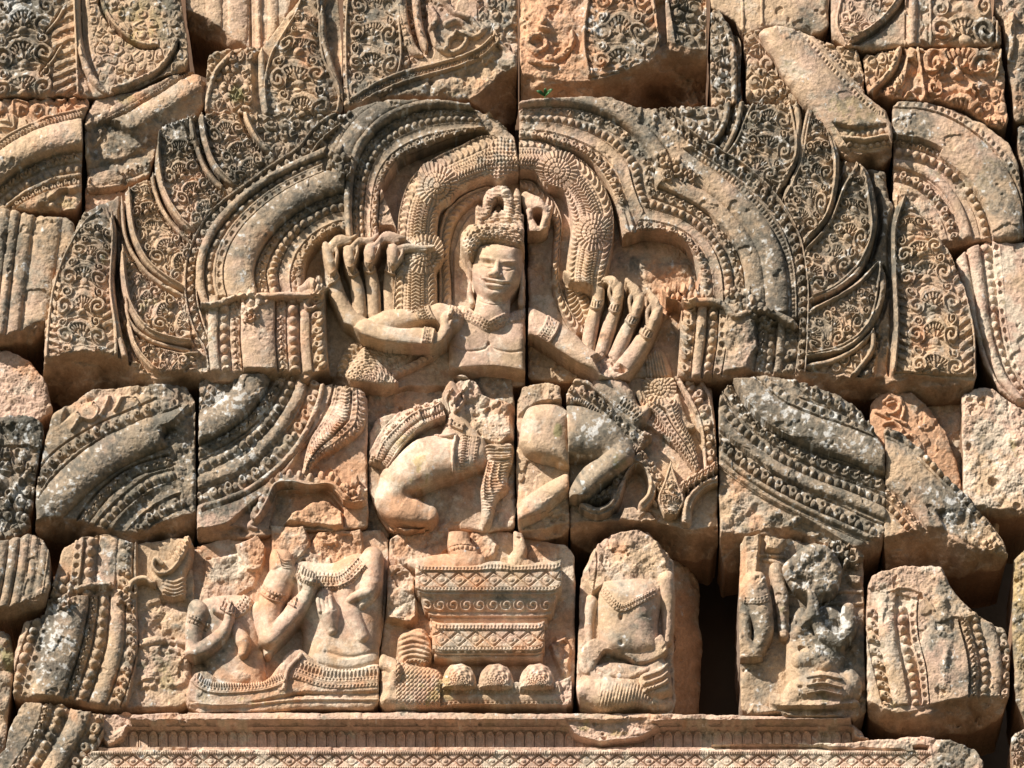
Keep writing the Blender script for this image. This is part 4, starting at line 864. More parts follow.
block('carved_stone', 'left stone with the curved arch bands and a small scroll along its top', 'carved stone', [(72, 402), (90, 390), (120, 386), (150, 383), (186, 384), (196, 400), (196, 525), (193, 545), (150, 550), (100, 545), (60, 538), (34, 534), (36, 490), (42, 450), (52, 412)], 36,
      traced(C1B, c1x),
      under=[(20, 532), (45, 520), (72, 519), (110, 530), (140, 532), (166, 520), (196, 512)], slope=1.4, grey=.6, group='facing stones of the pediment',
      blobs=[('orange', 110, 395, 60, 25, .4), ('pink', 100, 400, 60, 30, .3), ('grey', 100, 400, 60, 22, -.5), ('grey', 80, 500, 40, 40, .3), ('white', 60, 510, 25, 20, .4), ('dark', 165, 450, 30, 60, .25), ('ochre', 140, 470, 40, 40, .3)])
def c2x():
    fill([(198, 384), (212, 372), (262, 372), (232, 398), (200, 410)], SCROLL, -2, 2.5, 12, 21); rough([(232, 372), (262, 372), (252, 400), (215, 440), (198, 450), (198, 420), (225, 400)], 2, 3, 0)
    sink([(322, 374), (370, 380), (372, 530), (215, 535), (255, 500), (292, 465), (312, 425)], -9, 0, 2, .9)
    # tapering feather plume
    ribbon([(334, 386), (331, 402), (322, 420), (310, 440), (304, 462), (303, 474)], [(365, 392), (366, 412), (362, 430), (340, 448), (320, 458), (308, 474)], [(2.5, 'torus', 2, -4, -4), (4, 'dots', 2.5, -3, -3), (7, 'chevron', 2, -3, -2), (1.5, 'groove', 6, 0, 0), (4, 'dots', 2.5, -3, -3), (6, 'rope', 1, -4, -4)], TASSEL, 0, sm=.7, lift=3)
    stroke([(334, 386), (331, 394), (333, 400)], 7, 4, 4, TASSEL, base=-6); stroke([(305, 470), (305, 478)], 6, 8, 4, TASSEL, base=-6)
    # lobed frame with toothed crest and volute
    fr = [(256, 516), (266, 498), (274, 482), (292, 480), (310, 484), (330, 482), (340, 490), (350, 500), (360, 500)]
    sink([(268, 530), (276, 492), (300, 490), (325, 488), (345, 510), (345, 530)], -15, 0, 2); stroke(fr, 13, 13, 10, FRAME, base=-9, kind='flat', sm=.7); stroke([(x + 1.5, y + 3) for x, y in fr], 4.5, 4.5, 3.5, FRAME, sm=.5)
    for k in range(15): 
        t = k / 14.0; i = t * (len(fr) - 1); a = int(min(i, len(fr) - 2)); x = fr[a][0] + (fr[a + 1][0] - fr[a][0]) * (i - a); y = fr[a][1] + (fr[a + 1][1] - fr[a][1]) * (i - a)
        sl, U, V = win(x - 5, y - 11, x + 5, y - 1); r = ((U - x) / 3.6) ** 2 + ((V - y + 6) / 4) ** 2; put(sl, r < 1, -3 + 7 * np.sqrt(np.clip(1 - r, 0, 1)), FRAME, 'max')
    bos(353, 492, 11, FRAME, 5); rough([(282, 526), (290, 512), (312, 500), (330, 500), (344, 512), (346, 530)], -5, 5, 0)
    stroke([(256, 518), (250, 526), (256, 530)], 8, 6, 5, FRAME, base=-9)
C2SEG = [(16, 'torus', 5, 0, 0), (1.5, 'groove', 5, 0, 0), (11, 'florets', 4, -1, -2), (1.5, 'groove', 5, 0, 0), (10, 'beads', 5, -2, -2), (1.5, 'groove', 5, 0, 0), (16, 'cove', 3, -1, -2), (1.2, 'groove', 4, 0, 0), (11, 'lotus', 5.5, -2, -3), (3, 'fall', 4, -4, -8)]
block('carved_stone', 'stone with the arch end curling down beside a plume and a lobed frame', 'carved stone', [(198, 384), (208, 373), (240, 371), (305, 375), (322, 383), (362, 384), (368, 395), (368, 526), (340, 530), (305, 531), (270, 536), (230, 540), (197, 540)], 34,
      traced(C2B, c2x, True),
      under=[(190, 528), (230, 526), (260, 529), (310, 528), (370, 527)], slope=1.5, grey=.1, pink=.25, group='facing stones of the pediment',
      blobs=[('grey', 235, 430, 60, 75, .95), ('dark', 225, 430, 30, 40, .3), ('white', 225, 400, 35, 22, .55), ('white', 250, 470, 30, 40, .35), ('orange', 325, 490, 70, 50, .6), ('orange', 340, 430, 30, 50, .35), ('grey', 330, 450, 50, 70, -.4)])
def c3x():
    sink([(366, 378), (516, 378), (516, 532), (366, 532)], -13, 0, 1, .8)
    rough([(442, 384), (460, 376), (478, 378), (486, 392), (512, 402), (516, 440), (500, 448), (478, 442), (462, 420), (446, 410)], -3, 7, 0, 6)
    # waist and skirt fan
    ribbon([(368, 462), (376, 440), (392, 422), (412, 405), (440, 398)], [(388, 468), (400, 450), (414, 436), (430, 426), (446, 420)], [(9, 'squares', 4, -5, -3), (3, 'torus', 2, -1, -1), (8, 'hatch', 3, -1, -1), (2, 'groove', 3, 0, 0), (8, 'hatch', 3, -1, 0), (3, 'torus', 2, 1, 1)], SKIRT, 0, sm=.6, lift=3)
    stroke([(419, 404), (420, 418), (424, 430)], 4, 4, 2.5, SKIRT); stroke([(434, 400), (432, 416)], 3, 3, 2, SKIRT)
    rough([(368, 450), (382, 424), (404, 406), (410, 410), (390, 428), (376, 462)], -5, 5, 0, 3)
    # sash end hanging on the right
    sa = Body(470, 430, 516, 530); sa.slab([(483, 448), (490, 442), (512, 444), (513, 462), (508, 478), (508, 490), (498, 500), (494, 512), (490, 527), (482, 527), (481, 505), (480, 490), (484, 470), (486, 460)], -10, 10, 5); sa.lay(SASH, .7)
    for p in ([(488, 462), (484, 485), (484, 500)], [(494, 462), (490, 482), (492, 494)], [(500, 464), (498, 478), (503, 488)], [(485, 446), (498, 448), (511, 450)], [(485, 456), (498, 459), (511, 458)]): stroke(p, 2.2, 2.2, 1.8, SASH, kind='torus')
    sl, U, V = win(482, 444, 514, 512); put(sl, PID[sl] == SASH, .7 * np.cos(2 * math.pi * V / 3.1), None, 'add')
    # hips, thigh and knee
    B = Body(360, 376, 516, 534)
    B.slab([(440, 384), (452, 379), (462, 392), (470, 420), (486, 440), (486, 456), (470, 470), (455, 470), (440, 440), (448, 415)], -8, 10, 9)
    B.limb([(474, 456), (450, 458), (424, 464), (402, 479), (391, 496)], np.array([17, 24, 26, 23, 16]), np.array([-12, -10, -9, -8, -7]), 5, .9)
    B.limb([(391, 498), (400, 508), (414, 514), (428, 517)], np.array([17, 18, 15, 10.5]), np.array([-7, -6, -5, -5]), 6, .9)
    B.lay(LEG, .3)
    lc = lambda U, V: PID[win_sl(U, V)] == LEG
    overlay([(408, 440), (426, 434), (444, 436), (456, 434)], 3, 3, SKIRT, 1.5, 'torus', clip=lc)
    overlay([(412, 434), (430, 426), (452, 424)], 9, 10, SKIRT, 1.0, 'zig', clip=lc)
    overlay([(456, 434), (453, 455), (455, 482)], 3.5, 3.5, SKIRT, 2.0, 'torus', clip=lc); overlay([(470, 436), (467, 458), (466, 480)], 20, 18, SKIRT, 1.0, [(3, 'dots', 2, 0, 0), (4, 'torus', 1, 0, 0), (3, 'dots', 2, 0, 0), (4, 'hatch', 2.5, 0, 0), (3, 'dots', 2, 0, 0)], clip=lc)
    overlay([(440, 420), (452, 423), (464, 428)], 8, 8, SKIRT, 1.6, [(2, 'torus', 1, 0, 0), (4, 'dots', 2, 0, 0), (2, 'torus', 1, 0, 0)])
    for p in ([(448, 412), (446, 400), (452, 390)], [(455, 412), (454, 400), (448, 392)], [(458, 410), (464, 400), (462, 392)], [(452, 404), (458, 396), (466, 388)]): stroke(p, 4, 2.5, 4, SKIRT)
block('carved_stone', 'stone under the torso carved with the bent left leg, hips and hanging sash', 'carved stone', [(368, 470), (369, 432), (376, 418), (402, 408), (432, 400), (442, 392), (449, 380), (462, 375), (476, 379), (484, 392), (505, 398), (515, 404), (515, 528), (480, 531), (440, 530), (405, 534), (386, 530), (376, 505), (369, 492)], 34, c3x,
      bev=3, wob=.8, pink=.2, pale=.35, orange=.14, group='facing stones of the pediment', blobs=[('grey', 420, 480, 60, 50, -.2), ('ochre', 420, 460, 40, 40, .35), ('orange', 400, 520, 40, 20, .4), ('pink', 470, 490, 40, 40, .3)])
block('carved_stone', 'small plain grey filler stone behind the carved hips, under the joint', 'stone', [(470, 374), (512, 374), (516, 420), (500, 414), (480, 396)], 16, lambda: rough([(460, 360), (520, 360), (520, 430), (460, 430)], 0, 3, 0), grey=.5, bev=2)
block('carved_stone', 'dim reddish set-back stone between the plume stone and the bent left leg', 'stone', [(366, 386), (450, 384), (450, 402), (410, 412), (380, 424), (376, 440), (382, 500), (392, 540), (364, 540)], 8, lambda: rough([(350, 360), (480, 360), (480, 560), (350, 560)], 0, 4, 0), orange=.25, bev=3, grey=.3)
def c4x():
    sink([(512, 400), (575, 400), (575, 540), (512, 540)], -9, 0, 2, .9)
    rough([(516, 378), (548, 378), (548, 400), (530, 408), (516, 420)], -6, 4, 0)
    B = Body(512, 396, 575, 536)
    B.slab([(519, 438), (524, 414), (532, 405), (552, 403), (566, 408), (572, 412), (572, 466), (552, 464), (530, 458), (520, 446)], -8, 19, 17, p=1.8)
    B.lay(LEG, .6)
    B = Body(512, 470, 575, 540); B.limb([(524, 514), (540, 502), (556, 490), (566, 484)], np.array([12, 12.5, 11, 9]), np.array([-6, -5, -4, -3]), 3); B.lay(LEG, .6)
    rough([(520, 522), (545, 512), (570, 505), (570, 535), (520, 538)], -13, 5, 0, 4)
block('carved_stone', 'narrow upright stone with the upper thigh and shin of the right leg', 'carved stone', [(517, 400), (523, 385), (545, 381), (560, 384), (562, 402), (568, 408), (570, 460), (570, 528), (562, 536), (545, 540), (519, 536), (516, 480)], 37, c4x, bev=3, wob=1.0,
      under=[(510, 528), (535, 530), (560, 524), (575, 518)], pink=.1, orange=.05, group='facing stones of the pediment', blobs=[('grey', 530, 392, 25, 16, .5), ('moss', 558, 432, 8, 16, .75), ('grey', 556, 440, 12, 26, .4), ('orange', 540, 510, 30, 30, .35)])
def c5x():
    sink([(564, 372), (722, 372), (722, 562), (564, 562)], -12, 0, 1, .9)
    # lotus border down the right
    ribbon([(700, 378), (712, 400), (716, 430), (720, 470)], [(674, 378), (688, 402), (700, 430), (704, 470)], [(3, 'flat', 0, -4, -3), (12, 'lotus', 6, -4, -4), (4, 'torus', 2, -3, -4)], BORDER, 0)
    # tail rosette with hanging feathers
    ribbon([(656, 394), (676, 400), (682, 420), (694, 445), (700, 470)], [(636, 394), (648, 414), (660, 430), (676, 448), (696, 474)], [(4, 'rope', 1, -4, -4), (4, 'dots', 3, -3, -3), (1.5, 'groove', 9, 0, 0), (4, 'dots', 3, -3, -3), (5, 'rope', 1, -4, -4)], SHEAF, 0, sm=.7, lift=3)
    ribbon([(646, 404), (660, 420), (672, 440)], [(644, 424), (656, 432), (670, 444)], [(5, 'rope', 1, -6, -6), (4, 'dots', 3, -5, -5)], SHEAF, 0, sm=.7)
    stroke([(676, 398), (680, 412), (686, 424), (692, 428)], 9, 7, 4, SHEAF, base=-8)
    rosette(660, 388, 17, SHEAF, 4, 22, base=-6)
    # kirtle edge sweeping down from the upper left
    ribbon([(566, 380), (590, 385), (612, 402), (632, 424), (652, 440)], [(566, 402), (582, 404), (602, 418), (620, 436), (636, 452)], [(3, 'torus', 2, 2, 2), (11, 'squares', 5, 1, 1), (2, 'groove', 1, 0, 0), (5, 'hatch', 3, -1, -1)], SKIRT, 0, sm=.7)
    B = Body(590, 370, 660, 432); B.slab([(592, 384), (604, 374), (620, 378), (632, 390), (640, 404), (650, 396), (652, 412), (640, 428), (622, 424), (606, 404)], -8, 11, 9); B.lay(LEG, .8)
    overlay([(620, 402), (632, 410), (640, 420)], 14, 12, WRIST, 1.2, [(3, 'dots', 2, 0, 0), (5, 'zig', 1.5, 0, 0), (3, 'dots', 2, 0, 0)], clip=lambda U, V: PID[win_sl(U, V)] == LEG)
    # frame: pointed opening, lily, scalloped foot
    sink([(600, 512), (618, 484), (634, 464), (646, 474), (650, 500), (640, 515)], -20, 0, 2)
    for p, wd in (([(584, 508), (598, 513), (612, 506), (618, 492), (622, 478), (632, 462), (640, 456)], 11), ([(632, 458), (645, 468), (652, 484), (650, 498), (642, 508)], 9), ([(686, 522), (688, 504), (696, 492), (706, 484), (718, 480), (730, 474)], 11)):
        stroke(p, wd, wd, 8, FRAME, base=-8, kind='flat', sm=.7); stroke([(x - 1, y - 1) for x, y in p], wd * .34, wd * .34, 2.6, FRAME)
    fill([(582, 500), (586, 486), (600, 494), (612, 484), (622, 462), (636, 450), (630, 466), (616, 494), (600, 504)], FRAME, -3, 5, 8.5, 91)
    fill([(640, 452), (652, 462), (664, 482), (660, 494), (650, 474), (640, 462)], FRAME, -2, 5, 8.5, 92)
    for k in range(8): bos(680 + k * 6.2, 490 - k * 3.9, 4.6, FRAME, 4)
    motif([(664, 518), (658, 500), (664, 482), (670, 466)], [(676, 518), (684, 500), (677, 482), (671, 466)], FRAME, -2, 5, 15, .10, bulge=5)
    for p in ([(656, 505), (650, 494), (656, 486), (662, 492), (658, 500)], [(674, 516), (670, 500), (676, 488), (684, 492), (682, 502), (676, 504)]): stroke(p, 4, 3, 4, FRAME, base=-7)
    rough([(622, 508), (636, 506), (650, 512), (660, 524), (640, 530), (615, 524)], -3, 4, 0)
    # thigh, knee, shin
    B = Body(560, 396, 640, 500)
    B.limb([(560, 433), (582, 433), (602, 438), (618, 449)], np.array([30, 29, 25, 18]), np.array([-12, -11, -9, -7]), 4, .85)
    B.limb([(620, 454), (606, 467), (590, 481), (579, 494)], np.array([15, 12.5, 12, 10.5]), np.array([-1, 1, 2, 2]), 1.2, 1)
    B.lay(LEG, .5)
block('carved_stone', 'stone with the lichen-spotted right thigh, knee and shin above a pointed frame', 'carved stone', [(566, 392), (576, 378), (620, 377), (680, 377), (704, 376), (713, 388), (716, 425), (719, 480), (718, 545), (712, 560), (690, 556), (640, 552), (590, 552), (570, 540), (568, 470)], 36, c5x, bev=3, wob=.9,
      under=[(560, 524), (600, 522), (650, 522), (690, 530), (722, 524)], slope=1.6, pink=.1, grey=.05, group='facing stones of the pediment',
      blobs=[('grey', 600, 435, 45, 42, .75), ('grey', 590, 480, 30, 30, .6), ('white', 600, 425, 40, 30, .35), ('grey', 620, 395, 30, 20, .3), ('moss', 615, 460, 20, 20, .4), ('orange', 650, 500, 30, 20, .3), ('grey', 600, 515, 25, 15, .5), ('dark', 585, 500, 20, 20, .3)])
def c6x():
    sink([(712, 440), (735, 470), (768, 496), (800, 516), (850, 545), (850, 600), (712, 600)], -8, 0, 3, 1.4)
    rough([(716, 474), (768, 505), (840, 540), (850, 562), (716, 562)], -9, 6, 0, 5)
    for (x, y) in ((818, 441), (832, 443), (843, 449), (824, 450), (838, 455), (828, 436), (846, 440)): bos(x, y, 6.5, BOSS, 7)
    stroke([(824, 452), (820, 468), (816, 492)], 7, 6, 5, COLLAR, base=5); stroke([(800, 400), (812, 396), (822, 402), (832, 410)], 8, 6, 4, SCROLL)
    stroke([(785, 528), (800, 518), (816, 514), (832, 524)], 8, 8, 4, FRAME, base=-6)
C6SEG = [(13, 'squares', 5, 0, 0), (6, 'dots', 3, 2, 2), (28, 'torus', 8, 0, 0), (1.5, 'groove', 5, 0, 0), (10, 'florets', 4, -1, -2), (1.5, 'groove', 5, 0, 0), (9, 'beads', 4.8, -2, -2), (1.5, 'groove', 5, 0, 0), (15, 'cove', 3, -1, -2), (1.2, 'groove', 4, 0, 0), (12, 'lotus', 6, -2, -3), (2, 'fall', 4, -4, -8)]
block('carved_stone', 'dark lichened stone with bead rows sweeping down to the right of the legs', 'carved stone', [(719, 392), (735, 377), (765, 374), (790, 378), (812, 384), (838, 392), (856, 404), (872, 425), (886, 450), (887, 520), (882, 548), (868, 556), (830, 556), (790, 560), (760, 570), (722, 570), (718, 500)], 40,
      traced(C6B, c6x, True), bev=4,
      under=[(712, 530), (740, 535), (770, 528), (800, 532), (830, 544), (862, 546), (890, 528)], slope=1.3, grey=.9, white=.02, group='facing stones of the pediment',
      blobs=[('dark', 800, 460, 80, 60, .3), ('white', 850, 440, 40, 30, .4), ('white', 770, 410, 40, 25, .35), ('grey', 740, 510, 40, 50, -.9), ('dark', 740, 510, 40, 50, -.6), ('orange', 745, 520, 40, 40, .35), ('orange', 830, 395, 25, 12, .5)])
def c7ax():
    for p in ([(884, 402), (892, 396), (900, 402), (896, 412), (886, 414)], [(888, 404), (894, 402)], [(876, 412), (892, 418), (906, 424)], [(884, 424), (894, 422), (902, 430), (898, 438)], [(904, 436), (914, 436), (920, 446), (914, 450)], [(900, 398), (904, 408), (902, 418)]): stroke(p, 4.5, 3.5, 4, SCROLL)
block('carved_stone', 'orange broken stone with a few scroll remains wedged right of the dark band stone', 'carved stone', [(869, 402), (880, 391), (896, 388), (912, 391), (930, 405), (945, 430), (958, 460), (963, 490), (950, 505), (905, 470), (870, 440)], 26, c7ax, bev=6, orange=.7, bulge=4, group='facing stones of the pediment', blobs=[('grey', 940, 420, 20, 30, .3)])
C7SEG = [(9, 'beads', 5, 1, 1), (3, 'torus', 1, 2, 2), (46, 'torus', 7, 0, 0), (1.5, 'groove', 3, 0, 0), (8, 'florets', 3, 0, 0), (2, 'groove', 4, 0, 0), (9, 'beads', 4.5, -1, -1), (14, 'flat', 0, 0, 0)]
def c7x(): ribbon([(868, 424), (900, 432), (932, 458), (965, 492), (990, 522), (1012, 555)], [(870, 510), (884, 524), (896, 538), (904, 552), (912, 562), (920, 572)], C7SEG, ARCH, 0, sm=1.1); rough([(935, 510), (965, 505), (1010, 545), (1000, 562), (950, 552)], 2, 5, 0); bos(990, 546, 8, SCROLL, 5)
block('carved_stone', 'grey-backed arch stone ending in a point at the lower right, beaded along its slope', 'carved stone', [(885, 438), (882, 424), (900, 430), (925, 450), (950, 478), (972, 498), (990, 520), (1006, 540), (1010, 556), (1000, 568), (960, 572), (920, 575), (884, 572), (884, 500)], 38, c7x,
      under=[(876, 538), (900, 534), (925, 528), (950, 532), (985, 550), (1015, 560)], slope=1.2, grey=.2, group='facing stones of the pediment', blobs=[('grey', 960, 500, 40, 40, .5), ('white', 965, 510, 25, 30, .45), ('dark', 955, 520, 20, 25, .3), ('orange', 905, 510, 22, 40, .3), ('grey', 900, 435, 30, 12, .5)])

# ================================================================== fourth row
D1SEG = [(11, 'beads', 5, -1, 0), (2, 'groove', 2, 0, 0), (9, 'dots', 3, 1, 2), (33, 'torus', 7, 2, 2), (1.5, 'groove', 4, 0, 0), (9, 'florets', 4, 0, 0), (2.5, 'groove', 5, 0, 0), (11, 'beads', 5.5, 0, 0), (2.5, 'groove', 5, 0, 0), (16, 'torus', 4, -1, -1), (2, 'groove', 4, 0, 0), (12, 'squares', 6, 0, 0), (2, 'fall', 5, -2, -6)]
def d1x():
    sink([(136, 530), (200, 530), (200, 715), (124, 715), (136, 660)], -8, 0, 2, 1.1)
    ribbon([(42, 596), (28, 630), (16, 664), (8, 700), (4, 718)], [(138, 590), (138, 620), (138, 650), (128, 690), (116, 718)], D1SEG, ARCH, 0, sm=.9)
    ribbon([(60, 540), (56, 570), (50, 600)], [(136, 532), (134, 560), (134, 592)], [(14, 'flat', 0, 0, 0), (8, 'dots', 3, 1, 1), (2, 'groove', 4, 0, 0), (11, 'beads', 5.5, 0, 0), (2, 'groove', 4, 0, 0), (16, 'flat', 0, -1, -1), (2, 'groove', 3, 0, 0), (13, 'squares', 6, 0, 0), (2, 'fall', 4, -2, -6)], ARCH, 0, sm=.9)
    bos(62, 588, 13, BOSS, 6); bos(50, 590, 6, BOSS, 5); bos(64, 603, 8, BOSS, 5); stroke([(76, 590), (92, 586), (110, 586)], 5, 5, 5, COLLAR, base=4); bos(125, 596, 9, BOSS, 5)
    stroke([(126, 590), (134, 581), (146, 580), (154, 586)], 8, 5, 6, SCROLL, base=-3)
    Bs = Body(140, 530, 196, 606); Bs.slab([(152, 580), (150, 566), (158, 560), (170, 558), (178, 545), (186, 534), (194, 534), (193, 560), (186, 576), (184, 600), (164, 598), (158, 586)], -8, 8, 6); Bs.lay(SCROLL, .8)
    stroke([(190, 538), (182, 556), (172, 570), (160, 574), (153, 568), (156, 561), (163, 565)], 4.5, 4, 4, SCROLL, base=1)
    for k in range(6): stroke([(176 + k * 2.6, 560 - k * 4), (170 + k * 2.8, 553 - k * 3.6)], 3.4, 2.4, 3.4, SCROLL)
    for k in range(5): stroke([(163, 580 + k * 4), (175, 582 + k * 4), (185, 579 + k * 4)], 2.6, 2.6, 1.8, SCROLL)
    rough([(140, 604), (192, 596), (194, 640), (140, 640)], -10, 7, 0, 5); rough([(138, 642), (192, 646), (192, 690), (140, 690)], -6, 6, 0, 6); stroke([(142, 643), (160, 640), (192, 644)], 8, 7, 4, 0)
block('carved_stone', 'lower left stone with five upright bead and lotus bands and a flower boss', 'carved stone', [(62, 548), (80, 536), (110, 533), (135, 543), (188, 534), (194, 545), (194, 600), (192, 704), (176, 710), (120, 712), (70, 702), (30, 702), (12, 698), (14, 650), (24, 620), (44, 612), (52, 585)], 31, d1x, bev=4, wob=1, under=[(0, 696), (60, 697), (120, 706), (200, 706)],
      grey=.22, group='facing stones of the pediment', blobs=[('grey', 60, 640, 35, 60, .5), ('white', 55, 640, 20, 40, .5), ('white', 60, 600, 25, 14, .35), ('orange', 60, 560, 20, 25, .3), ('ochre', 160, 680, 40, 30, .4), ('dark', 30, 690, 20, 20, .2)])
def person_torso(B, poly, z, hz, soft): B.slab(poly, z, hz, soft)
def d2x():
    sink([(180, 520), (392, 520), (392, 712), (180, 712)], -15, 0, 1, .9)
    rough([(205, 560), (250, 545), (265, 560), (256, 590), (230, 600), (195, 605)], -11, 3, 0); rough([(268, 524), (306, 524), (312, 548), (300, 562), (270, 556)], -6, 3, 0, 3); rough([(318, 532), (362, 528), (365, 552), (345, 566), (312, 566), (300, 556)], -9, 3, 0, 3)
    rough([(232, 545), (258, 534), (268, 548), (262, 574), (246, 572)], -7, 4, 0, 2)
    # second figure (left, in front)
    B = Body(180, 580, 275, 700)
    B.slab([(190, 612), (205, 598), (240, 594), (255, 604), (262, 640), (266, 675), (262, 690), (215, 690), (205, 664), (196, 640)], -14, 13, 18)
    B.limb([(198, 612), (192, 632), (194, 652)], np.array([11, 10, 9]), np.array([-5, -4, -3]), 3)
    B.limb([(194, 652), (208, 646), (222, 634), (228, 622)], np.array([9.5, 9, 7.5, 5]), np.array([-2, 0, 2, 4]), 2)
    B.limb([(227, 628), (229, 614), (231, 606)], np.array([4.5, 4.8, 2.5]), np.array([4, 5, 5]), 1.5)
    B.limb([(216, 610), (226, 612), (230, 608)], np.array([4, 3.5, 2]), np.array([1, 4, 5]), 1)
    for k in range(3): B.limb([(227 + k * 2.6, 622), (229 + k * 2.6, 609)], np.array([1.7, 1.2]), np.array([6 - k, 6 - k]), .5)
    B.limb([(236, 628), (244, 644), (243, 654)], np.array([8, 8, 5]), np.array([-5, -1, 1]), 2)
    B.limb([(262, 610), (268, 640), (268, 655)], np.array([11, 9, 4]), np.array([-9, -6, -4]), 3)
    B.lay(ATT, .4)
    # first figure, larger
    B = Body(250, 545, 392, 700)
    B.slab([(282, 570), (300, 560), (330, 562), (355, 552), (378, 556), (384, 580), (380, 640), (380, 675), (330, 680), (305, 668), (302, 630), (290, 600)], -13, 15, 22)
    B.limb([(284, 572), (276, 590), (270, 610), (270, 638)], np.array([13, 14, 12, 11]), np.array([-5, -3, -2, -1]), 3)
    B.limb([(270, 638), (284, 624), (298, 608), (308, 592)], np.array([12, 11, 9, 6.5]), np.array([0, 2, 4, 6]), 2)
    B.limb([(308, 592), (310, 580), (304, 574)], np.array([7, 8, 4]), np.array([6, 8, 7]), 2); B.limb([(310, 578), (318, 584)], np.array([3, 2.6]), np.array([9, 8]), .8)
    for k in range(4): B.limb([(301 + k * 3.4, 586), (298 + k * 4.0, 577)], np.array([2.2, 1.6]), np.array([9, 9]), .6)
    B.limb([(324, 596), (328, 610), (332, 630)], np.array([10, 11, 6]), np.array([-2, 0, 0]), 2)
    for k in range(4): B.limb([(318 + k * 4, 600 - k * .6), (320 + k * 4, 612 - k)], np.array([2.8, 2.2]), np.array([7, 8]), .6)
    B.limb([(345, 588), (352, 612), (362, 636)], np.array([11, 10, 7]), np.array([-5, -3, -1]), 2)
    B.limb([(372, 560), (370, 590), (362, 604)], np.array([12, 12, 6]), np.array([-7, -4, 0]), 3); B.limb([(368, 592), (356, 596), (350, 600)], np.array([6, 5, 4]), np.array([3, 5, 5]), 1)
    B.line([(326, 652), (350, 657), (378, 651)], 3.5, 1.3); B.line([(320, 664), (346, 669), (378, 662)], 3.5, 1.3)
    B.lay(ATT, .4)
    # hair bun
    B = Body(268, 540, 300, 580); B.slab([(270, 556), (276, 549), (288, 550), (295, 560), (290, 570), (278, 574), (270, 572)], -8, 15, 9); B.lay(ATT, .4)
    for k in range(4): stroke([(275 + k * 1.5, 552 + k * 3), (283, 560 + k * 2.5), (292, 562 + k * 2)], 1.8, 1.8, 1.1, ATT)
    ac = lambda U, V: PID[win_sl(U, V)] == ATT
    overlay([(296, 572), (318, 580), (342, 580), (362, 562)], 17, 17, COLL, 1.2, [(4, 'dots', 2.4, 1, 1), (5, 'hatch', 3, .5, .5), (4, 'dots', 2.4, 1, 1), (3, 'zig', 1.5, 0, 0)], clip=ac)
    overlay([(222, 604), (238, 610), (252, 594)], 13, 13, COLL, 1.0, [(4, 'dots', 2.4, 1, 1), (6, 'hatch', 3, .5, .5), (4, 'dots', 2.4, 1, 1)], clip=ac)
    overlay([(188, 618), (198, 622), (208, 628)], 8, 8, ATTARM, 1.5, [(3, 'dots', 2, 0, 0), (4, 'beads', 2.4, 0, 0)], clip=ac); overlay([(262, 592), (276, 598), (296, 604)], 10, 10, ATTARM, 1.6, [(3, 'dots', 2, 0, 0), (5, 'beads', 3, 0, 0), (2, 'torus', 1, 0, 0)], clip=ac)
    sl, U, V = win(256, 578, 280, 592)
    # cloth bands across the laps
    W = Body(180, 640, 392, 712)
    W.slab([(278, 668), (286, 656), (300, 650), (318, 660), (345, 670), (380, 664), (382, 690), (340, 694), (300, 694), (270, 700), (240, 706), (210, 708), (188, 700), (190, 682), (205, 672), (225, 680), (262, 682)], -8, 10, 4, p=3)
    W.slab([(184, 690), (230, 702), (300, 694), (382, 692), (384, 712), (184, 714)], -9, 8, 4, p=3)
    W.ball(240, 676, 16, 9, -8, 9); W.lay(ATTCLOTH, .7)
    overlay([(284, 690), (288, 670), (302, 655)], 4, 4, ATTCLOTH, 1.5, 'torus')
    overlay([(296, 668), (330, 678), (380, 676)], 20, 20, ATTCLOTH, .6, [(3, 'dots', 2.2, 0, 0), (5, 'zig', 1.5, 0, 0), (3, 'dots', 2.2, 0, 0), (2, 'torus', .8, 0, 0), (3, 'dots', 2.2, 0, 0)])
    overlay([(192, 678), (215, 688), (262, 686), (284, 678)], 12, 10, ATTCLOTH, .8, [(4, 'hatch', 2.6, 0, 0), (3, 'dots', 2.2, 0, 0), (2, 'torus', 1, 0, 0)])
    overlay([(190, 704), (230, 706), (300, 700), (380, 700)], 3, 3, ATTCLOTH, .3, 'torus')
block('carved_stone', 'stone with two seated headless attendants playing music, hands raised to the chest', 'carved stone', [(187, 560), (192, 547), (225, 537), (262, 532), (270, 524), (306, 525), (330, 529), (384, 529), (389, 540), (387, 600), (380, 650), (379, 702), (372, 709), (300, 708), (250, 712), (200, 712), (186, 706), (184, 650)], 32, d2x, bev=3.5, wob=.9,
      pink=.3, orange=.22, pale=.35, group='facing stones of the pediment', blobs=[('grey', 205, 640, 28, 60, .5), ('white', 212, 678, 14, 12, .5), ('orange', 330, 540, 50, 20, .3), ('orange', 270, 550, 30, 20, .25), ('grey', 285, 610, 20, 30, .25), ('ochre', 260, 700, 60, 12, .5)])
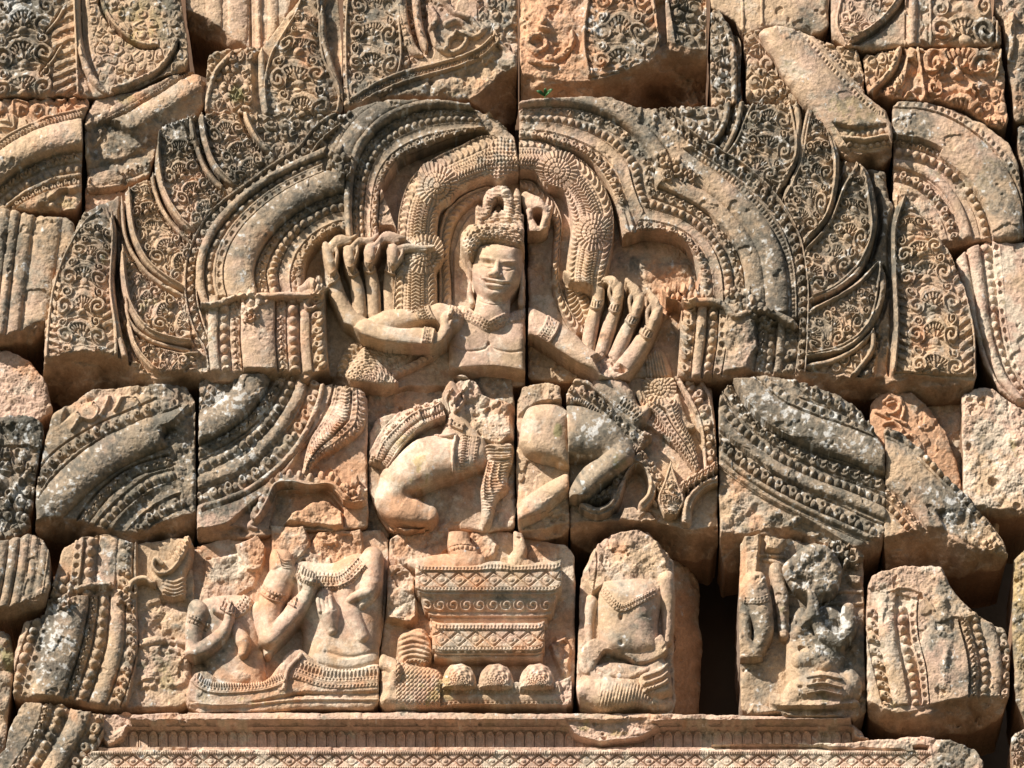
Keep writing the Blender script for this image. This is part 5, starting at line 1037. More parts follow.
def d3x():
    sink([(376, 520), (578, 520), (578, 712), (376, 712)], -16, 0, 1, .9)
    rough([(384, 536), (418, 524), (448, 524), (456, 545), (440, 560), (398, 570), (388, 560)], -9, 4, 0, 5); rough([(383, 566), (402, 562), (416, 576), (420, 620), (412, 630), (384, 622)], -4, 6, 0, 4); rough([(470, 530), (488, 527), (500, 545), (495, 560), (468, 562)], -12, 3, 0); rough([(515, 540), (560, 545), (566, 600), (520, 600)], -14, 2, 0)
    rough([(548, 645), (566, 636), (572, 650), (570, 680), (560, 676)], -10, 5, 0)
    B = Body(400, 535, 490, 575); B.limb([(412, 564), (430, 563), (455, 562), (478, 562)], np.array([4.5, 7, 8, 7]), np.array([-6, -4, -2, -4]), 2, .8); B.limb([(468, 558), (460, 548), (458, 534)], np.array([12, 12, 11]), np.array([-6, -6, -8]), 4, .8); B.lay(FOOT, .5)
    overlay([(446, 552), (460, 547), (476, 550)], 5, 5, ANK, 1.6, 'beads')
    B = Body(508, 530, 540, 572); B.limb([(518, 536), (520, 552), (514, 564)], np.array([5, 7, 8]), np.array([-8, -6, -6]), 3); B.limb([(520, 562), (532, 566)], np.array([6, 4]), np.array([-6, -6]), 2); B.lay(FOOT, 1.0)
    # pedestal: carved slab, vine moulding, stepped base slab
    def box(x0, y0, x1, y1, z0, z1, pid, kind, hh, sx=0):
        sl, U, V = win(x0, y0, x1, y1); X = np.clip((V - y0) / (y1 - y0), 0, .9999); d = np.minimum(np.minimum(U - x0 - sx * (V - y0), x1 - sx * (V - y0) - U), 4) / 4
        f = z0 + (z1 - z0) * X + (profile(kind, X, U - x0) if kind else 0); f = f - 3 * (1 - np.sqrt(np.clip(1 - (1 - np.clip(d, 0, 1)) ** 2, 0, 1)))
        put(sl, d > 0, f, pid, sm=.45)
    box(415, 567, 562, 592, 9, 8, PED, [(1.2, 'torus', .8, 0, 0), (3, 'dots', 2.2, .5, .5), (1, 'groove', .8, 0, 0), (14, 'diamond', 1.8, 0, 0), (1, 'groove', .8, 0, 0), (3, 'dots', 2.2, .5, .5), (1.2, 'torus', .8, 0, 0)], 1)
    box(417, 592, 560, 595.5, 7, 7, PEDV, None, 1); box(420, 595, 558, 614, 5, -4, PEDV, [(3, 'flat', 0, 0, 0), (14, 'vine', 1.7, 0, 0), (2, 'flat', 0, 0, 0)], 1, .25); box(428, 613, 552, 617, -3, -3, PEDV, None, 1); box(430, 617, 548, 626, -7, -9, PEDB, [(4, 'torus', 1, 0, 0), (5, 'cove', 1, 0, 0)], 1)
    box(432, 626, 545, 652, 5, 5, PEDB, [(1.2, 'torus', .8, 0, 0), (3, 'dots', 2.2, .5, .5), (1, 'groove', .8, 0, 0), (14, 'diamond', 1.8, 0, 0), (1, 'groove', .8, 0, 0), (3, 'dots', 2.2, .5, .5), (1.2, 'torus', .8, 0, 0)], 1)
    box(434, 652, 543, 662, 2, -3, PEDB, [(3, 'torus', 1, 0, 0), (1, 'groove', 1, 0, 0), (6, 'torus', 1, 0, 0)], 1)
    # scaled body at the left, three domes and a foot moulding
    B = Body(376, 625, 578, 712); B.slab([(398, 640), (408, 632), (424, 630), (432, 645), (430, 664), (416, 668), (400, 662)], -12, 9, 8); B.lay(ANIMAL, .6)
    for k in range(7): stroke([(398, 636 + k * 5), (412, 630 + k * 5), (430, 634 + k * 5)], 3, 3, 1.6, ANIMAL)
    B = Body(376, 655, 578, 712); B.slab([(379, 662), (390, 658), (410, 662), (440, 672), (452, 690), (450, 708), (384, 708), (379, 690)], -10, 16, 12); B.limb([(384, 664), (396, 670), (392, 686)], np.array([6, 7, 5]), np.array([2, 4, 2]), 2); B.lay(ANIMAL, .6)
    sl, U, V = win(396, 660, 452, 708); put(sl, (PID[sl] == ANIMAL), 1.0 * np.clip(np.cos(2 * math.pi * U / 4.2) + .3, -.5, .6) * np.clip(np.cos(2 * math.pi * V / 4.2) + .3, -.5, .6) * 2, None, 'add')
    box(440, 684, 572, 706, 3, 0, LEDGE, [(3, 'torus', 1, 0, 0), (5, 'zig', 1.6, 0, 0), (2, 'groove', 1, 0, 0), (6, 'torus', 1, 0, 0), (4, 'dots', 2, 0, 0)], 1)
    for x in (459, 496, 537):
        B = Body(x - 22, 660, x + 22, 692); B.ball(x, 688, 18.5, 23, -3, 17); B.h[(B.V > 688)] = -200; B.lay(EGG, .5)
        sl, U, V = win(x - 20, 662, x + 20, 689); r = np.hypot(U - x, V - 685); th = np.arctan2(V - 685, U - x); put(sl, PID[sl] == EGG, 1.1 * np.cos(th * 11 + np.floor(r / 4) * math.pi) * np.cos(2 * math.pi * r / 4.2 * 1.0), None, 'add')
    rough([(558, 682), (574, 676), (574, 706), (562, 706)], 1, 5, 0, 3)
block('carved_stone', 'centre stone with a foot on a diamond-patterned pedestal above three scaled domes', 'carved stone', [(389, 540), (396, 532), (430, 527), (440, 520), (452, 522), (460, 529), (480, 531), (508, 530), (520, 532), (545, 540), (567, 544), (575, 556), (576, 640), (574, 704), (560, 709), (470, 709), (384, 709), (377, 700), (379, 655), (386, 600)], 30, d3x, bev=3, wob=.7,
      pink=.2, orange=.27, pale=.35, group='facing stones of the pediment', blobs=[('ochre', 430, 690, 50, 20, .5), ('grey', 388, 580, 12, 20, .4), ('orange', 420, 650, 30, 30, .3), ('grey', 500, 595, 70, 12, .25)])
def d4x():
    sink([(570, 520), (690, 520), (690, 720), (570, 720)], -11, 0, 1, 1)
    rough([(582, 570), (596, 540), (620, 528), (640, 527), (660, 540), (672, 570), (660, 600), (640, 590), (610, 584), (590, 600)], -2, 5, 0, 5)
    stroke([(596, 545), (597, 565), (594, 590)], 2, 2, -2, 0)
    B = Body(572, 560, 684, 718)
    B.slab([(600, 584), (612, 578), (640, 576), (656, 582), (662, 596), (658, 625), (660, 650), (640, 658), (610, 655), (600, 640), (598, 612)], -9, 18, 22, p=2)
    B.limb([(592, 600), (589, 620), (590, 640)], np.array([7, 5.5, 4]), np.array([-12, -12, -12]), 3); B.limb([(666, 580), (668, 600), (668, 640)], np.array([10, 7, 5]), np.array([-7, -9, -10]), 3)
    B.bump(611, 605, 10, 8, 1.6); B.bump(640, 606, 10, 8, 1.6); B.bump(621, 617, 1.8, 2.8, -4); B.bump(621, 643, 2.2, 2.2, -3)
    B.lay(ATT, .5)
    ac = lambda U, V: PID[win_sl(U, V)] == ATT
    overlay([(602, 590), (612, 602), (622, 608), (636, 602), (656, 592)], 8, 8, COLL, .8, [(3, 'dots', 2, 0, 0), (3, 'zig', 1.2, 0, 0), (3, 'dots', 2, 0, 0)], clip=ac)
    W = Body(572, 632, 690, 718)
    W.slab([(580, 652), (590, 641), (606, 640), (625, 645), (648, 640), (662, 636), (668, 652), (660, 658), (640, 664), (622, 657), (606, 652), (598, 662), (588, 675), (579, 670)], -6, 9, 3, p=3)
    W.slab([(582, 668), (594, 664), (610, 662), (640, 662), (662, 655), (668, 680), (655, 690), (600, 690), (584, 684)], -9, 11, 12)
    W.slab([(640, 675), (655, 668), (668, 666), (672, 685), (670, 696), (650, 698), (642, 690)], -4, 13, 7); W.lay(ATTCLOTH, .8)
    stroke([(598, 668), (612, 674), (630, 676), (648, 668)], 4, 4, 2, ATTCLOTH)
    for k in range(3): overlay([(642, 678 + k * 7), (668, 668 + k * 7)], 3.5, 3.5, ATTCLOTH, 2.0, 'torus')
    W = Body(572, 670, 684, 718); W.limb([(584, 692), (606, 694), (632, 694), (652, 700)], np.array([14, 18, 17, 11]), np.array([-6, -2, -3, -6]), 3, .85); W.limb([(590, 686), (582, 692)], np.array([8, 8]), np.array([-1, 0]), 3); W.ball(664, 702, 9, 9, -8, 8); W.lay(ATTCLOTH, .8)
    sl, U, V = win(600, 684, 656, 714); put(sl, (PID[sl] == ATTCLOTH), .5 * np.cos(2 * math.pi * (U + .25 * V) / 3.2), None, 'add')
block('carved_stone', 'stone with a single headless seated figure wearing a V-shaped beaded necklace', 'carved stone', [(579, 600), (582, 570), (592, 548), (608, 533), (630, 527), (648, 528), (662, 542), (674, 560), (676, 600), (674, 650), (676, 700), (672, 713), (640, 714), (600, 712), (580, 710), (576, 690), (577, 640)], 30, d4x, bev=3.5, wob=.9, pink=.2,
      group='facing stones of the pediment', blobs=[('grey', 640, 650, 30, 30, .35), ('grey', 625, 620, 30, 40, .15), ('ochre', 600, 700, 25, 15, .3), ('orange', 630, 550, 20, 15, .35)])
block('carved_stone', 'reddish receding flank of stone at the left of the dark upright gap', 'stone', [(664, 566), (678, 556), (692, 562), (699, 580), (702, 640), (699, 716), (664, 716)], -42, lambda: rough([(660, 540), (720, 540), (720, 720), (660, 720)], 0, 2, 0), tilt=(-1.6, 0), orange=.5, bev=7, wob=2, sidecol='orange')
def d5x():
    sink([(734, 525), (870, 525), (870, 722), (734, 722)], -13, 0, 1, 1.2)
    for (x0, x1, y) in ((826, 862, 590), (826, 862, 602), (760, 785, 554), (764, 790, 560)): stroke([(x0, y), (x1, y + 2)], 4, 4, 3, COLLAR)
    rough([(741, 534), (762, 533), (760, 560), (758, 578), (744, 578)], -2, 5, 0); rough([(764, 534), (794, 538), (780, 556), (764, 552)], -3, 5, 0); bos(838, 548, 8, SCROLL, -2); bos(852, 558, 9, SCROLL, -2); rough([(844, 574), (864, 574), (864, 590), (850, 586)], -6, 4, 0)
    B = Body(734, 560, 800, 660); B.limb([(754, 584), (760, 604), (764, 630), (758, 650)], np.array([13, 12, 10, 7]), np.array([-6, -4, -4, -6]), 4); B.limb([(744, 590), (746, 615), (745, 650), (748, 690)], np.array([8, 6, 7, 8]), np.array([-6, -8, -7, -6]), 4)
    B.limb([(776, 570), (782, 600), (784, 636)], np.array([7, 7, 5]), np.array([-8, -6, -5]), 2); B.limb([(740, 640), (752, 652), (756, 672)], np.array([9, 9, 7]), np.array([-7, -6, -7]), 4); B.lay(ATT, 1.2)
    overlay([(744, 600), (758, 601), (772, 598)], 7, 7, ATTARM, 1, [(3, 'dots', 2, 0, 0), (3, 'dots', 2, 0, 0)])
    B = Body(770, 535, 870, 722)
    B.slab([(782, 568), (792, 556), (805, 546), (818, 542), (834, 550), (842, 568), (840, 584), (832, 598), (815, 600), (800, 596), (790, 586)], -8, 16, 16, p=1.6)
    B.slab([(786, 640), (796, 610), (820, 604), (842, 612), (846, 640), (844, 670), (848, 700), (800, 704), (788, 680)], -12, 15, 20)
    B.limb([(796, 634), (806, 622), (812, 612)], np.array([6, 7, 6]), np.array([-2, 2, 5]), 2); B.limb([(848, 612), (848, 632), (838, 640)], np.array([7, 8, 7]), np.array([-3, 0, 2]), 3); B.limb([(840, 642), (824, 634), (814, 618)], np.array([8, 7, 5.5]), np.array([2, 4, 6]), 2)
    B.limb([(812, 618), (812, 606), (810, 592)], np.array([5.5, 4.5, 2.5]), np.array([6, 7, 6]), 1.5); B.limb([(816, 618), (815, 606), (813, 594)], np.array([4, 3.5, 2]), np.array([6, 7, 6]), .7)
    B.limb([(800, 660), (812, 655), (824, 664)], np.array([9, 10, 8]), np.array([-1, 2, 1]), 2, .8); B.limb([(758, 700), (785, 702), (800, 690), (826, 684), (842, 690)], np.array([6, 8, 12, 15, 12]), np.array([-6, -4, -1, 0, -1]), 3, .8); B.limb([(790, 708), (820, 706), (850, 708)], np.array([10, 12, 10]), np.array([-5, -2, -4]), 4)
    B.ball(850, 684, 12, 17, -9, 12, R(-20)); B.lay(ATT, 1.3)
    rough([(780, 568), (792, 554), (806, 545), (820, 542), (836, 550), (844, 568), (841, 586), (830, 598), (814, 594), (798, 597), (788, 588)], 8, 9, ATT, 9, -.08, -.12)
    for k in range(3): overlay([(806, 678 + k * 8), (824, 676 + k * 8), (842, 680 + k * 8)], 2, 2, ATTCLOTH, 1.2, 'torus')
    rough([(752, 702), (790, 706), (860, 706), (862, 718), (744, 716)], -3, 5, 0, 4)
block('carved_stone', 'grey and tan upright stone right of the dark gap with worn praying figures', 'carved stone', [(740, 540), (746, 534), (766, 532), (795, 539), (830, 541), (858, 541), (864, 552), (865, 640), (867, 712), (855, 719), (800, 718), (750, 714), (740, 708), (738, 620)], 40, d5x, bev=4, wob=1, pink=-.1, grey=.25, sidecol='pink',
      group='facing stones of the pediment', blobs=[('grey', 815, 575, 36, 36, .8), ('white', 812, 570, 24, 24, .4), ('grey', 825, 625, 30, 25, .5), ('white', 825, 630, 26, 20, .45), ('moss', 755, 670, 16, 25, .5), ('grey', 755, 640, 14, 50, .4), ('ochre', 820, 700, 40, 14, .4), ('orange', 742, 600, 5, 80, .5), ('dark', 815, 590, 30, 20, .2)])
D6SEG = [(12, 'squares', 5, 0, 0), (16, 'torus', 2, 2, 2), (3, 'groove', 3, 0, 0), (10, 'beads', 5.5, 0, 0), (2, 'groove', 2, 0, 0), (7, 'dots', 3, 2, 2), (1.2, 'groove', 1, 0, 0), (40, 'flat', 0, 3, 3), (2, 'groove', 3, 0, 0), (8, 'florets', 4, 0, -1), (2, 'groove', 5, 0, 0), (9, 'beads', 5, -2, -2), (12, 'torus', 3, -4, -5), (12, 'lotus', 5.5, -6, -7)]
def d6x():
    ribbon([(868, 588), (866, 620), (870, 655), (882, 705)], [(1004, 616), (1012, 645), (1014, 675), (1010, 705)], D6SEG, ARCH, 0, sm=.9)
    rough([(864, 560), (940, 560), (960, 600), (985, 618), (960, 622), (925, 600), (910, 590), (868, 594)], 1, 4, 0, 4); rough([(932, 596), (948, 592), (955, 640), (950, 695), (938, 700), (940, 640)], 4, 4, 0, 6)
    stroke([(886, 592), (905, 588), (922, 594), (934, 610)], 3, 3, 2, COLLAR)
block('carved_stone', 'pale stepped-top stone with two sets of upright bead rows at the lower right', 'carved stone', [(867, 584), (872, 572), (900, 566), (930, 563), (944, 568), (950, 584), (965, 603), (985, 618), (1005, 628), (1011, 645), (1010, 695), (1004, 715), (980, 730), (930, 735), (890, 730), (868, 715), (866, 650)], 38, d6x,
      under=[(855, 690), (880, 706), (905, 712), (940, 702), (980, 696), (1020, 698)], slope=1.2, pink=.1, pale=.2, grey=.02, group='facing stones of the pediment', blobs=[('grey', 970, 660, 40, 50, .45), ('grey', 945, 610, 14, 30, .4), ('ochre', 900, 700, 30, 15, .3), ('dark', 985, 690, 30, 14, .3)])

# ================================================================== upper courses
def a_x():
    fill([(-30, -30), (80, -30), (84, 70), (100, 100), (-30, 100)], SCROLL, -1, 4.2, 17, 31)
    motif([(-30, 104), (-30, -34)], [(80, 104), (74, -34)], SCROLL, 0, 6, 34, .02, bulge=1, seed=4)
    fill([(86, -30), (190, -30), (192, 80), (110, 95), (98, 80)], LEAF, 0, 2.2, 12, 33)
    rim([(77, -25), (77, 10), (80, 45), (90, 75), (106, 94)], 7, 6, RIM, gd=4, side=-1); rim([(100, -5), (108, 15), (122, 32), (140, 44), (158, 46)], 4, 3, RIM, side=1, gd=8); rim([(178, 40), (165, 62), (148, 76), (112, 90)], 5, 4, RIM, side=-1, gd=6)
    rim([(66, 5), (58, 20), (46, 34)], 3, 3, RIM, gd=5); rim([(62, 46), (52, 62), (40, 76)], 3, 3, RIM, gd=5)
block('carved_stone', 'top left corner stone with worn fan scrolls split by a raised rib', 'carved stone', [(-24, -24), (178, -24), (183, 5), (188, 40), (188, 66), (172, 74), (145, 84), (112, 94), (96, 97), (60, 96), (-24, 97)], 40, a_x, bev=4, grey=.2, wob=1.3,
      group='facing stones of the pediment', blobs=[('grey', 20, 20, 40, 45, .6), ('white', 15, 10, 30, 25, .55), ('ochre', 130, 30, 50, 40, .55), ('orange', 85, 80, 35, 25, .4), ('grey', 178, 40, 12, 50, .5)])
def t2x():
    for x, w_ in ((213, 16), (237, 20), (272, 10)): stroke([(x, -20), (x + 1, 20), (x - 1, 50)], w_, w_, 3, DRAPE, kind='torus')
    stroke([(258, -20), (259, 50)], 6, 6, 4, BAND, kind='torus'); stroke([(250, -20), (251, 50)], 3, 3, -4, 0, mode='set')
block('carved_stone', 'plain pink fluted stone at the top edge, beside the dark square hole', 'stone', [(183, -24), (306, -24), (298, 2), (280, 26), (262, 50), (250, 52), (232, 46), (206, 36), (186, 28)], 26, t2x, pink=.3, bev=4, under=[(180, 8), (206, 18), (230, 36), (250, 48), (270, 60), (310, 60)], slope=1.2, group='facing stones of the pediment', blobs=[('moss', 208, 28, 20, 10, .8), ('grey', 208, 28, 24, 12, .6)])
def b1x():
    fill([(205, 45), (262, 45), (262, 120), (203, 120)], LEAF, 0, 4.5, 11.5, 41)
    rim([(233, 52), (216, 72), (208, 95), (205, 116)], 5, 4, RIM, side=1, gd=2); sink([(250, 60), (262, 56), (264, 115), (252, 115)], -4, 0, 3)
    motif([(268, 118), (264, 90), (270, 55), (296, 10), (306, -25)], [(338, 118), (340, 90), (324, 55), (320, 10), (318, -25)], LEAF, 0, 6, 30, .08, bulge=3)
    rim([(262, 50), (262, 85), (266, 116)], 7, 5, RIM, side=1, gd=4); sink([(321, 10), (332, -24), (342, -24), (343, 90), (334, 70), (322, 50)], -6, 0, 3); rim([(322, 8), (324, 40), (334, 75), (344, 100)], 6, 5, RIM, side=1, gd=2)
block('carved_stone', 'upper stone with one crowned palmette between grey ribs, left of the middle', 'carved stone', [(206, 58), (212, 50), (236, 47), (262, 47), (280, 24), (298, -2), (303, -24), (338, -24), (342, 40), (344, 113), (300, 116), (204, 114)], 38, b1x, bev=3, grey=.3, wob=.9,
      group='facing stones of the pediment', blobs=[('orange', 310, 40, 25, 40, .5), ('orange', 330, 90, 20, 25, .5), ('white', 225, 60, 22, 14, .3), ('moss', 240, 95, 20, 20, .6), ('grey', 328, 40, 10, 50, .6)])
def b2x():
    fill([(338, -30), (440, -30), (410, 70), (344, 112)], LEAF, 0, 4.5, 13, 47)
    motif([(348, 106), (345, 70), (345, 20), (350, -30)], [(392, 92), (402, 60), (400, 20), (396, -30)], LEAF, 0, 6, 27, .06, bulge=3)
    rim([(400, -24), (404, 20), (412, 48), (422, 56)], 9, 5, RIM, side=-1, gd=6); rim([(414, -24), (418, 20), (426, 52)], 8, 5, RIM, side=-1, gd=9)
    for p in ([(438, -10), (452, 10), (470, 18), (478, 28)], [(486, 26), (476, 36), (462, 32), (450, 38), (446, 50)], [(430, 30), (436, 45), (450, 52), (462, 48), (466, 38), (456, 34)], [(446, 24), (458, 20), (470, 30)], [(432, 10), (436, 20), (430, 30)]): stroke(p, 7, 5, 6, SCROLL)
    fill([(474, -24), (520, -24), (520, 60), (496, 36), (478, 20)], SCROLL, 0, 4, 12, 49)
    ribbon([(350, 98), (372, 84), (400, 72), (440, 62), (475, 50), (494, 34)], [(352, 110), (380, 94), (410, 82), (446, 72), (480, 60), (500, 42)], [(3, 'torus', 3, 2, 2), (6, 'florets', 3, 1, 1), (3, 'torus', 3, 2, 2)], BORDER, 0); rim([(494, 30), (500, 44), (516, 58)], 4, 3, RIM, gd=2)
    rough([(344, 114), (380, 98), (420, 84), (462, 70), (492, 46), (520, 52), (520, 130), (345, 125)], 0, 6, 0, 5)
block('carved_stone', 'upper stone with leafy scrolls and a plain broken slope above the arch top', 'carved stone', [(342, -24), (518, -24), (518, 60), (517, 118), (500, 126), (480, 110), (468, 100), (440, 99), (400, 100), (360, 108), (343, 116)], 39, b2x, bev=3.5, under=[(340, 110), (380, 96), (440, 96), (466, 100), (484, 90), (504, 72), (520, 66)], slope=1.3, grey=.22, wob=1,
      group='facing stones of the pediment', blobs=[('grey', 370, 40, 40, 50, .3), ('moss', 455, 92, 25, 12, .7), ('white', 500, 50, 16, 20, .4), ('grey', 420, 90, 60, 12, .4), ('orange', 480, 90, 20, 20, .3)])
def b3x():
    rough([(512, -30), (600, -30), (600, 90), (512, 90)], -2, 5, 0, 2)
    for p in ([(536, 52), (528, 44), (532, 36), (542, 36), (546, 46), (540, 50)], [(548, 58), (562, 56), (572, 44), (572, 32)], [(544, 20), (540, 26), (548, 30)], [(530, 60), (545, 64), (556, 66)]): stroke(p, 7, 5, 5, SCROLL)
    motif([(588, 78), (582, 40), (588, -10), (592, -30)], [(650, 66), (660, 40), (654, 0), (650, -30)], LEAF, 1, 6.5, 30, .10, bulge=4)
    fill([(664, -24), (706, -24), (706, 50), (676, 46)], SCROLL, -4, 5, 13, 55)
    sink([(654, 0), (666, 0), (668, 50), (660, 60)], -10, 0, 2)
block('carved_stone', 'orange stone at top centre, broken away below, with a whitened leaf panel', 'carved stone', [(519, -24), (707, -24), (708, 30), (707, 105), (680, 110), (600, 100), (560, 96), (520, 100)], 40, b3x, bev=4, under=[(510, 70), (545, 78), (580, 82), (612, 76), (640, 64), (664, 44), (690, 50), (712, 50)], slope=1.25, orange=.55, wob=1,
      group='facing stones of the pediment', blobs=[('white', 595, 20, 16, 22, .75), ('grey', 620, 40, 45, 45, .7), ('orange', 620, 40, 30, 40, -.4), ('white', 610, 70, 30, 12, .55), ('grey', 690, 20, 20, 50, .8), ('orange', 690, 20, 20, 50, -.5), ('moss', 690, 90, 20, 30, .5)])
def b5x():
    fill([(706, -24), (738, -24), (738, 110), (706, 110)], LEAF, 0, 4.5, 12, 59); rim([(718, 8), (728, 30), (734, 60), (734, 106)], 6, 5, RIM, side=-1, gd=8)
block('carved_stone', 'slim white-lichened stone strip with leaf scrolls under the plain top stone', 'carved stone', [(710, 6), (720, 10), (732, 26), (741, 44), (743, 104), (710, 106)], 38, b5x, bev=2.5, grey=.5, white=.45, group='facing stones of the pediment')
block('plain_stone', 'plain tan stone with a pitted face at the top edge, right of the orange stone', 'stone', [(709, -24), (828, -24), (829, 26), (820, 34), (800, 34), (776, 28), (745, 34), (735, 22), (710, 8)], 36, lambda: (stroke([(742, -20), (743, 30)], 3, 3, 2, BAND), stroke([(762, -20), (762, 24)], 3, 3, 2, BAND)), bev=4, ochre=.2, group='facing stones of the pediment', blobs=[('grey', 810, 20, 30, 20, .5)])
block('carved_stone', 'small dark-toned carved stone tucked under the thick curved roll', 'carved stone', [(744, 34), (762, 28), (775, 60), (800, 98), (798, 104), (745, 103)], 37, lambda: fill([(740, 20), (805, 20), (805, 110), (740, 110)], LEAF, 0, 4.5, 13, 61), bev=3, grey=.3, group='facing stones of the pediment')
B7SEG = [(7, 'dots', 4, 0, 0), (3, 'torus', 2, 1, 1), (5, 'dots', 3, 1, 2), (46, 'torus', 13, 0, 0), (1.5, 'groove', 3, 0, 0), (8, 'beads', 4.5, -1, -1), (3, 'torus', 2, -2, -2), (7, 'beads', 4, -4, -4), (4, 'fall', 6, -3, -3)]
def b7x():
    ribbon([(800, 18), (822, 40), (846, 66), (872, 92), (900, 110)], [(752, 28), (768, 60), (790, 96), (812, 120), (832, 148), (856, 172), (896, 168)], [(4, 'dots', 3, -6, -4), (3, 'torus', 2, -4, -3), (4, 'dots', 3, -3, -2), (40, 'torus', 19, -3, -8)], ARCH, 0, sm=.7)
    ribbon([(832, 122), (856, 128), (886, 124)], [(850, 152), (866, 156), (892, 150)], [(2, 'groove', 3, 0, -2), (7, 'beads', 4.5, -1, -2), (4, 'torus', 3, -1, -2), (7, 'beads', 4.5, -4, -5), (5, 'fall', 6, -5, -6)], BAND, 9)
    fill([(806, 24), (866, 30), (866, 96), (846, 66)], SCROLL, -4, 4, 11, 63)
block('carved_stone', 'thick smooth sandy roll curving down at the upper right, dotted along its edge', 'carved stone', [(757, 30), (775, 23), (800, 26), (818, 36), (835, 44), (858, 48), (864, 70), (866, 92), (886, 108), (893, 122), (893, 155), (884, 164), (866, 168), (845, 158), (825, 140), (800, 100), (782, 74), (768, 50)], 41, b7x, bev=6, ochre=.1, under=[(740, 200), (830, 150), (850, 152), (870, 152), (895, 146)], slope=1,
      group='facing stones of the pediment', blobs=[('pale', 800, 70, 40, 30, .6), ('grey', 870, 120, 25, 30, .35), ('ochre', 860, 110, 30, 30, .4), ('grey', 840, 80, 30, 30, .3)])
def b8x():
    motif([(850, -30), (840, 0), (836, 25), (845, 45)][::-1], [(905, -30), (900, -5), (880, 22), (850, 46)][::-1], LEAF, 0, 4, 20, .08)
    rim([(904, -20), (898, 2), (878, 24), (850, 42)], 7, 5, RIM, side=-1, gd=8); fill([(905, -24), (1002, -24), (1002, 46), (905, 46)], SCROLL, 0, 4.2, 18, 65); sink([(905, -24), (922, -24), (922, 46), (906, 46)], 0, 0, 2)
    stroke([(914, -20), (912, 44)], 10, 8, 4, RIM)
    motif([(930, 46), (928, -30)], [(998, 46), (1000, -30)], SCROLL, 1, 7, 44, .02, bulge=2, seed=2)
block('carved_stone', 'topmost right stone with half a leaf and a fan of ribs, pink and grey', 'carved stone', [(831, -24), (988, -24), (993, 14), (1001, 24), (1002, 44), (960, 46), (905, 45), (862, 50), (845, 46), (831, 38)], 39, b8x, bev=3.5, grey=.2, pink=.2, group='facing stones of the pediment', blobs=[('dark', 848, 35, 20, 15, .4), ('moss', 855, 35, 25, 15, .5), ('grey', 985, 30, 18, 14, .6), ('white', 990, 40, 12, 8, .4)])
def b9x():
    fill([(855, 46), (905, 46), (900, 95), (865, 95)], LEAF, 0, 4, 11, 67); rim([(900, 46), (892, 70), (870, 92)], 7, 5, RIM, side=-1, gd=8); stroke([(914, 46), (904, 76), (888, 96)], 10, 8, 4, RIM)
    fill([(908, 60), (1010, 46), (1010, 130), (900, 110)], SCROLL, -1, 5, 17, 66)
    motif([(926, 128), (922, 90), (916, 44)], [(990, 128), (996, 90), (1004, 44)], SCROLL, 1, 8, 46, .02, bulge=2)
    for p, w_ in (([(936, 68), (952, 64), (975, 72), (1002, 60)], 4), ([(908, 94), (918, 88), (926, 94), (922, 104), (912, 102)], 5), ([(985, 90), (975, 86), (966, 92)], 5)): stroke(p, w_, w_ * .8, 4, SCROLL)
    fill([(975, 95), (1006, 70), (1008, 125), (985, 118)], SCROLL, 0, 3, 14, 68)
block('carved_stone', 'orange stone with curled volutes and a ribbed fan below the topmost right stone', 'carved stone', [(862, 54), (905, 47), (960, 47), (1001, 47), (1005, 80), (1009, 122), (1000, 128), (985, 120), (965, 106), (930, 100), (888, 97), (866, 92)], 37, b9x, bev=3.5, orange=.42, group='facing stones of the pediment', blobs=[('grey', 975, 55, 30, 12, .6), ('dark', 975, 55, 20, 8, .3), ('orange', 955, 90, 30, 20, .4)])
block('carved_stone', 'narrow weathered block filling the right end of the top two courses', 'stone', [(992, -24), (1050, -24), (1050, 118), (1014, 122), (1010, 80), (1003, 24), (994, 12)], 34, lambda: (rough([(990, -30), (1060, -30), (1060, 130), (990, 130)], 0, 6, 0, 3), stroke([(1012, 16), (1012, 45), (1008, 60)], 7, 5, 5, SCROLL)), bev=5, grey=.3, pink=.2, orange=.2, group='facing stones of the pediment', blobs=[('white', 1005, 45, 10, 20, .5)])
B11SEG = [(4, 'dots', 3, 0, 0), (3, 'torus', 2, 1, 1), (42, 'torus', 8, 1, 1), (2, 'groove', 5, 0, 0), (7, 'beads', 4.8, 0, 0), (2, 'groove', 5, 0, 0), (12, 'torus', 3, -1, -1), (2, 'groove', 4, 0, 0), (9, 'lotus', 5, -1, -1), (14, 'flat', 0, -2, -4)]
def b11x():
    for pts, w, kd, hh, bs in (([(885, 124), (930, 132), (965, 152), (990, 182), (1006, 215), (1012, 256)], 44, 'torus', 9, 0), ([(885, 178), (912, 184), (940, 204), (956, 232), (962, 256)], 50, 'flat', 0, -2), ([(885, 104), (925, 106), (958, 118), (990, 141), (1013, 170), (1026, 205), (1028, 250)], 6, 'dots', 4, 3),
                               ([(885, 141), (920, 147), (940, 155)], 9, 'florets', 4.5, -1), ([(885, 151), (912, 154), (938, 164), (962, 184), (980, 212), (990, 256)], 9.5, 'beads', 5.5, 0), ([(885, 162), (910, 166), (935, 178), (954, 200), (966, 230), (970, 256)], 9, 'torus', 3, 0), ([(885, 174), (908, 178), (928, 190), (944, 210), (954, 236), (956, 256)], 11, 'lotus', 6.5, -1)):
        if kd not in ('torus', 'flat'): bandc(pts, w + 3, ('groove', 3), ARCH, bs)
        bandc(pts, w, (kd, hh), ARCH, bs, sm=.9)
    rough([(900, 186), (922, 196), (940, 225), (944, 250), (896, 250)], -3, 4, 0, 3)
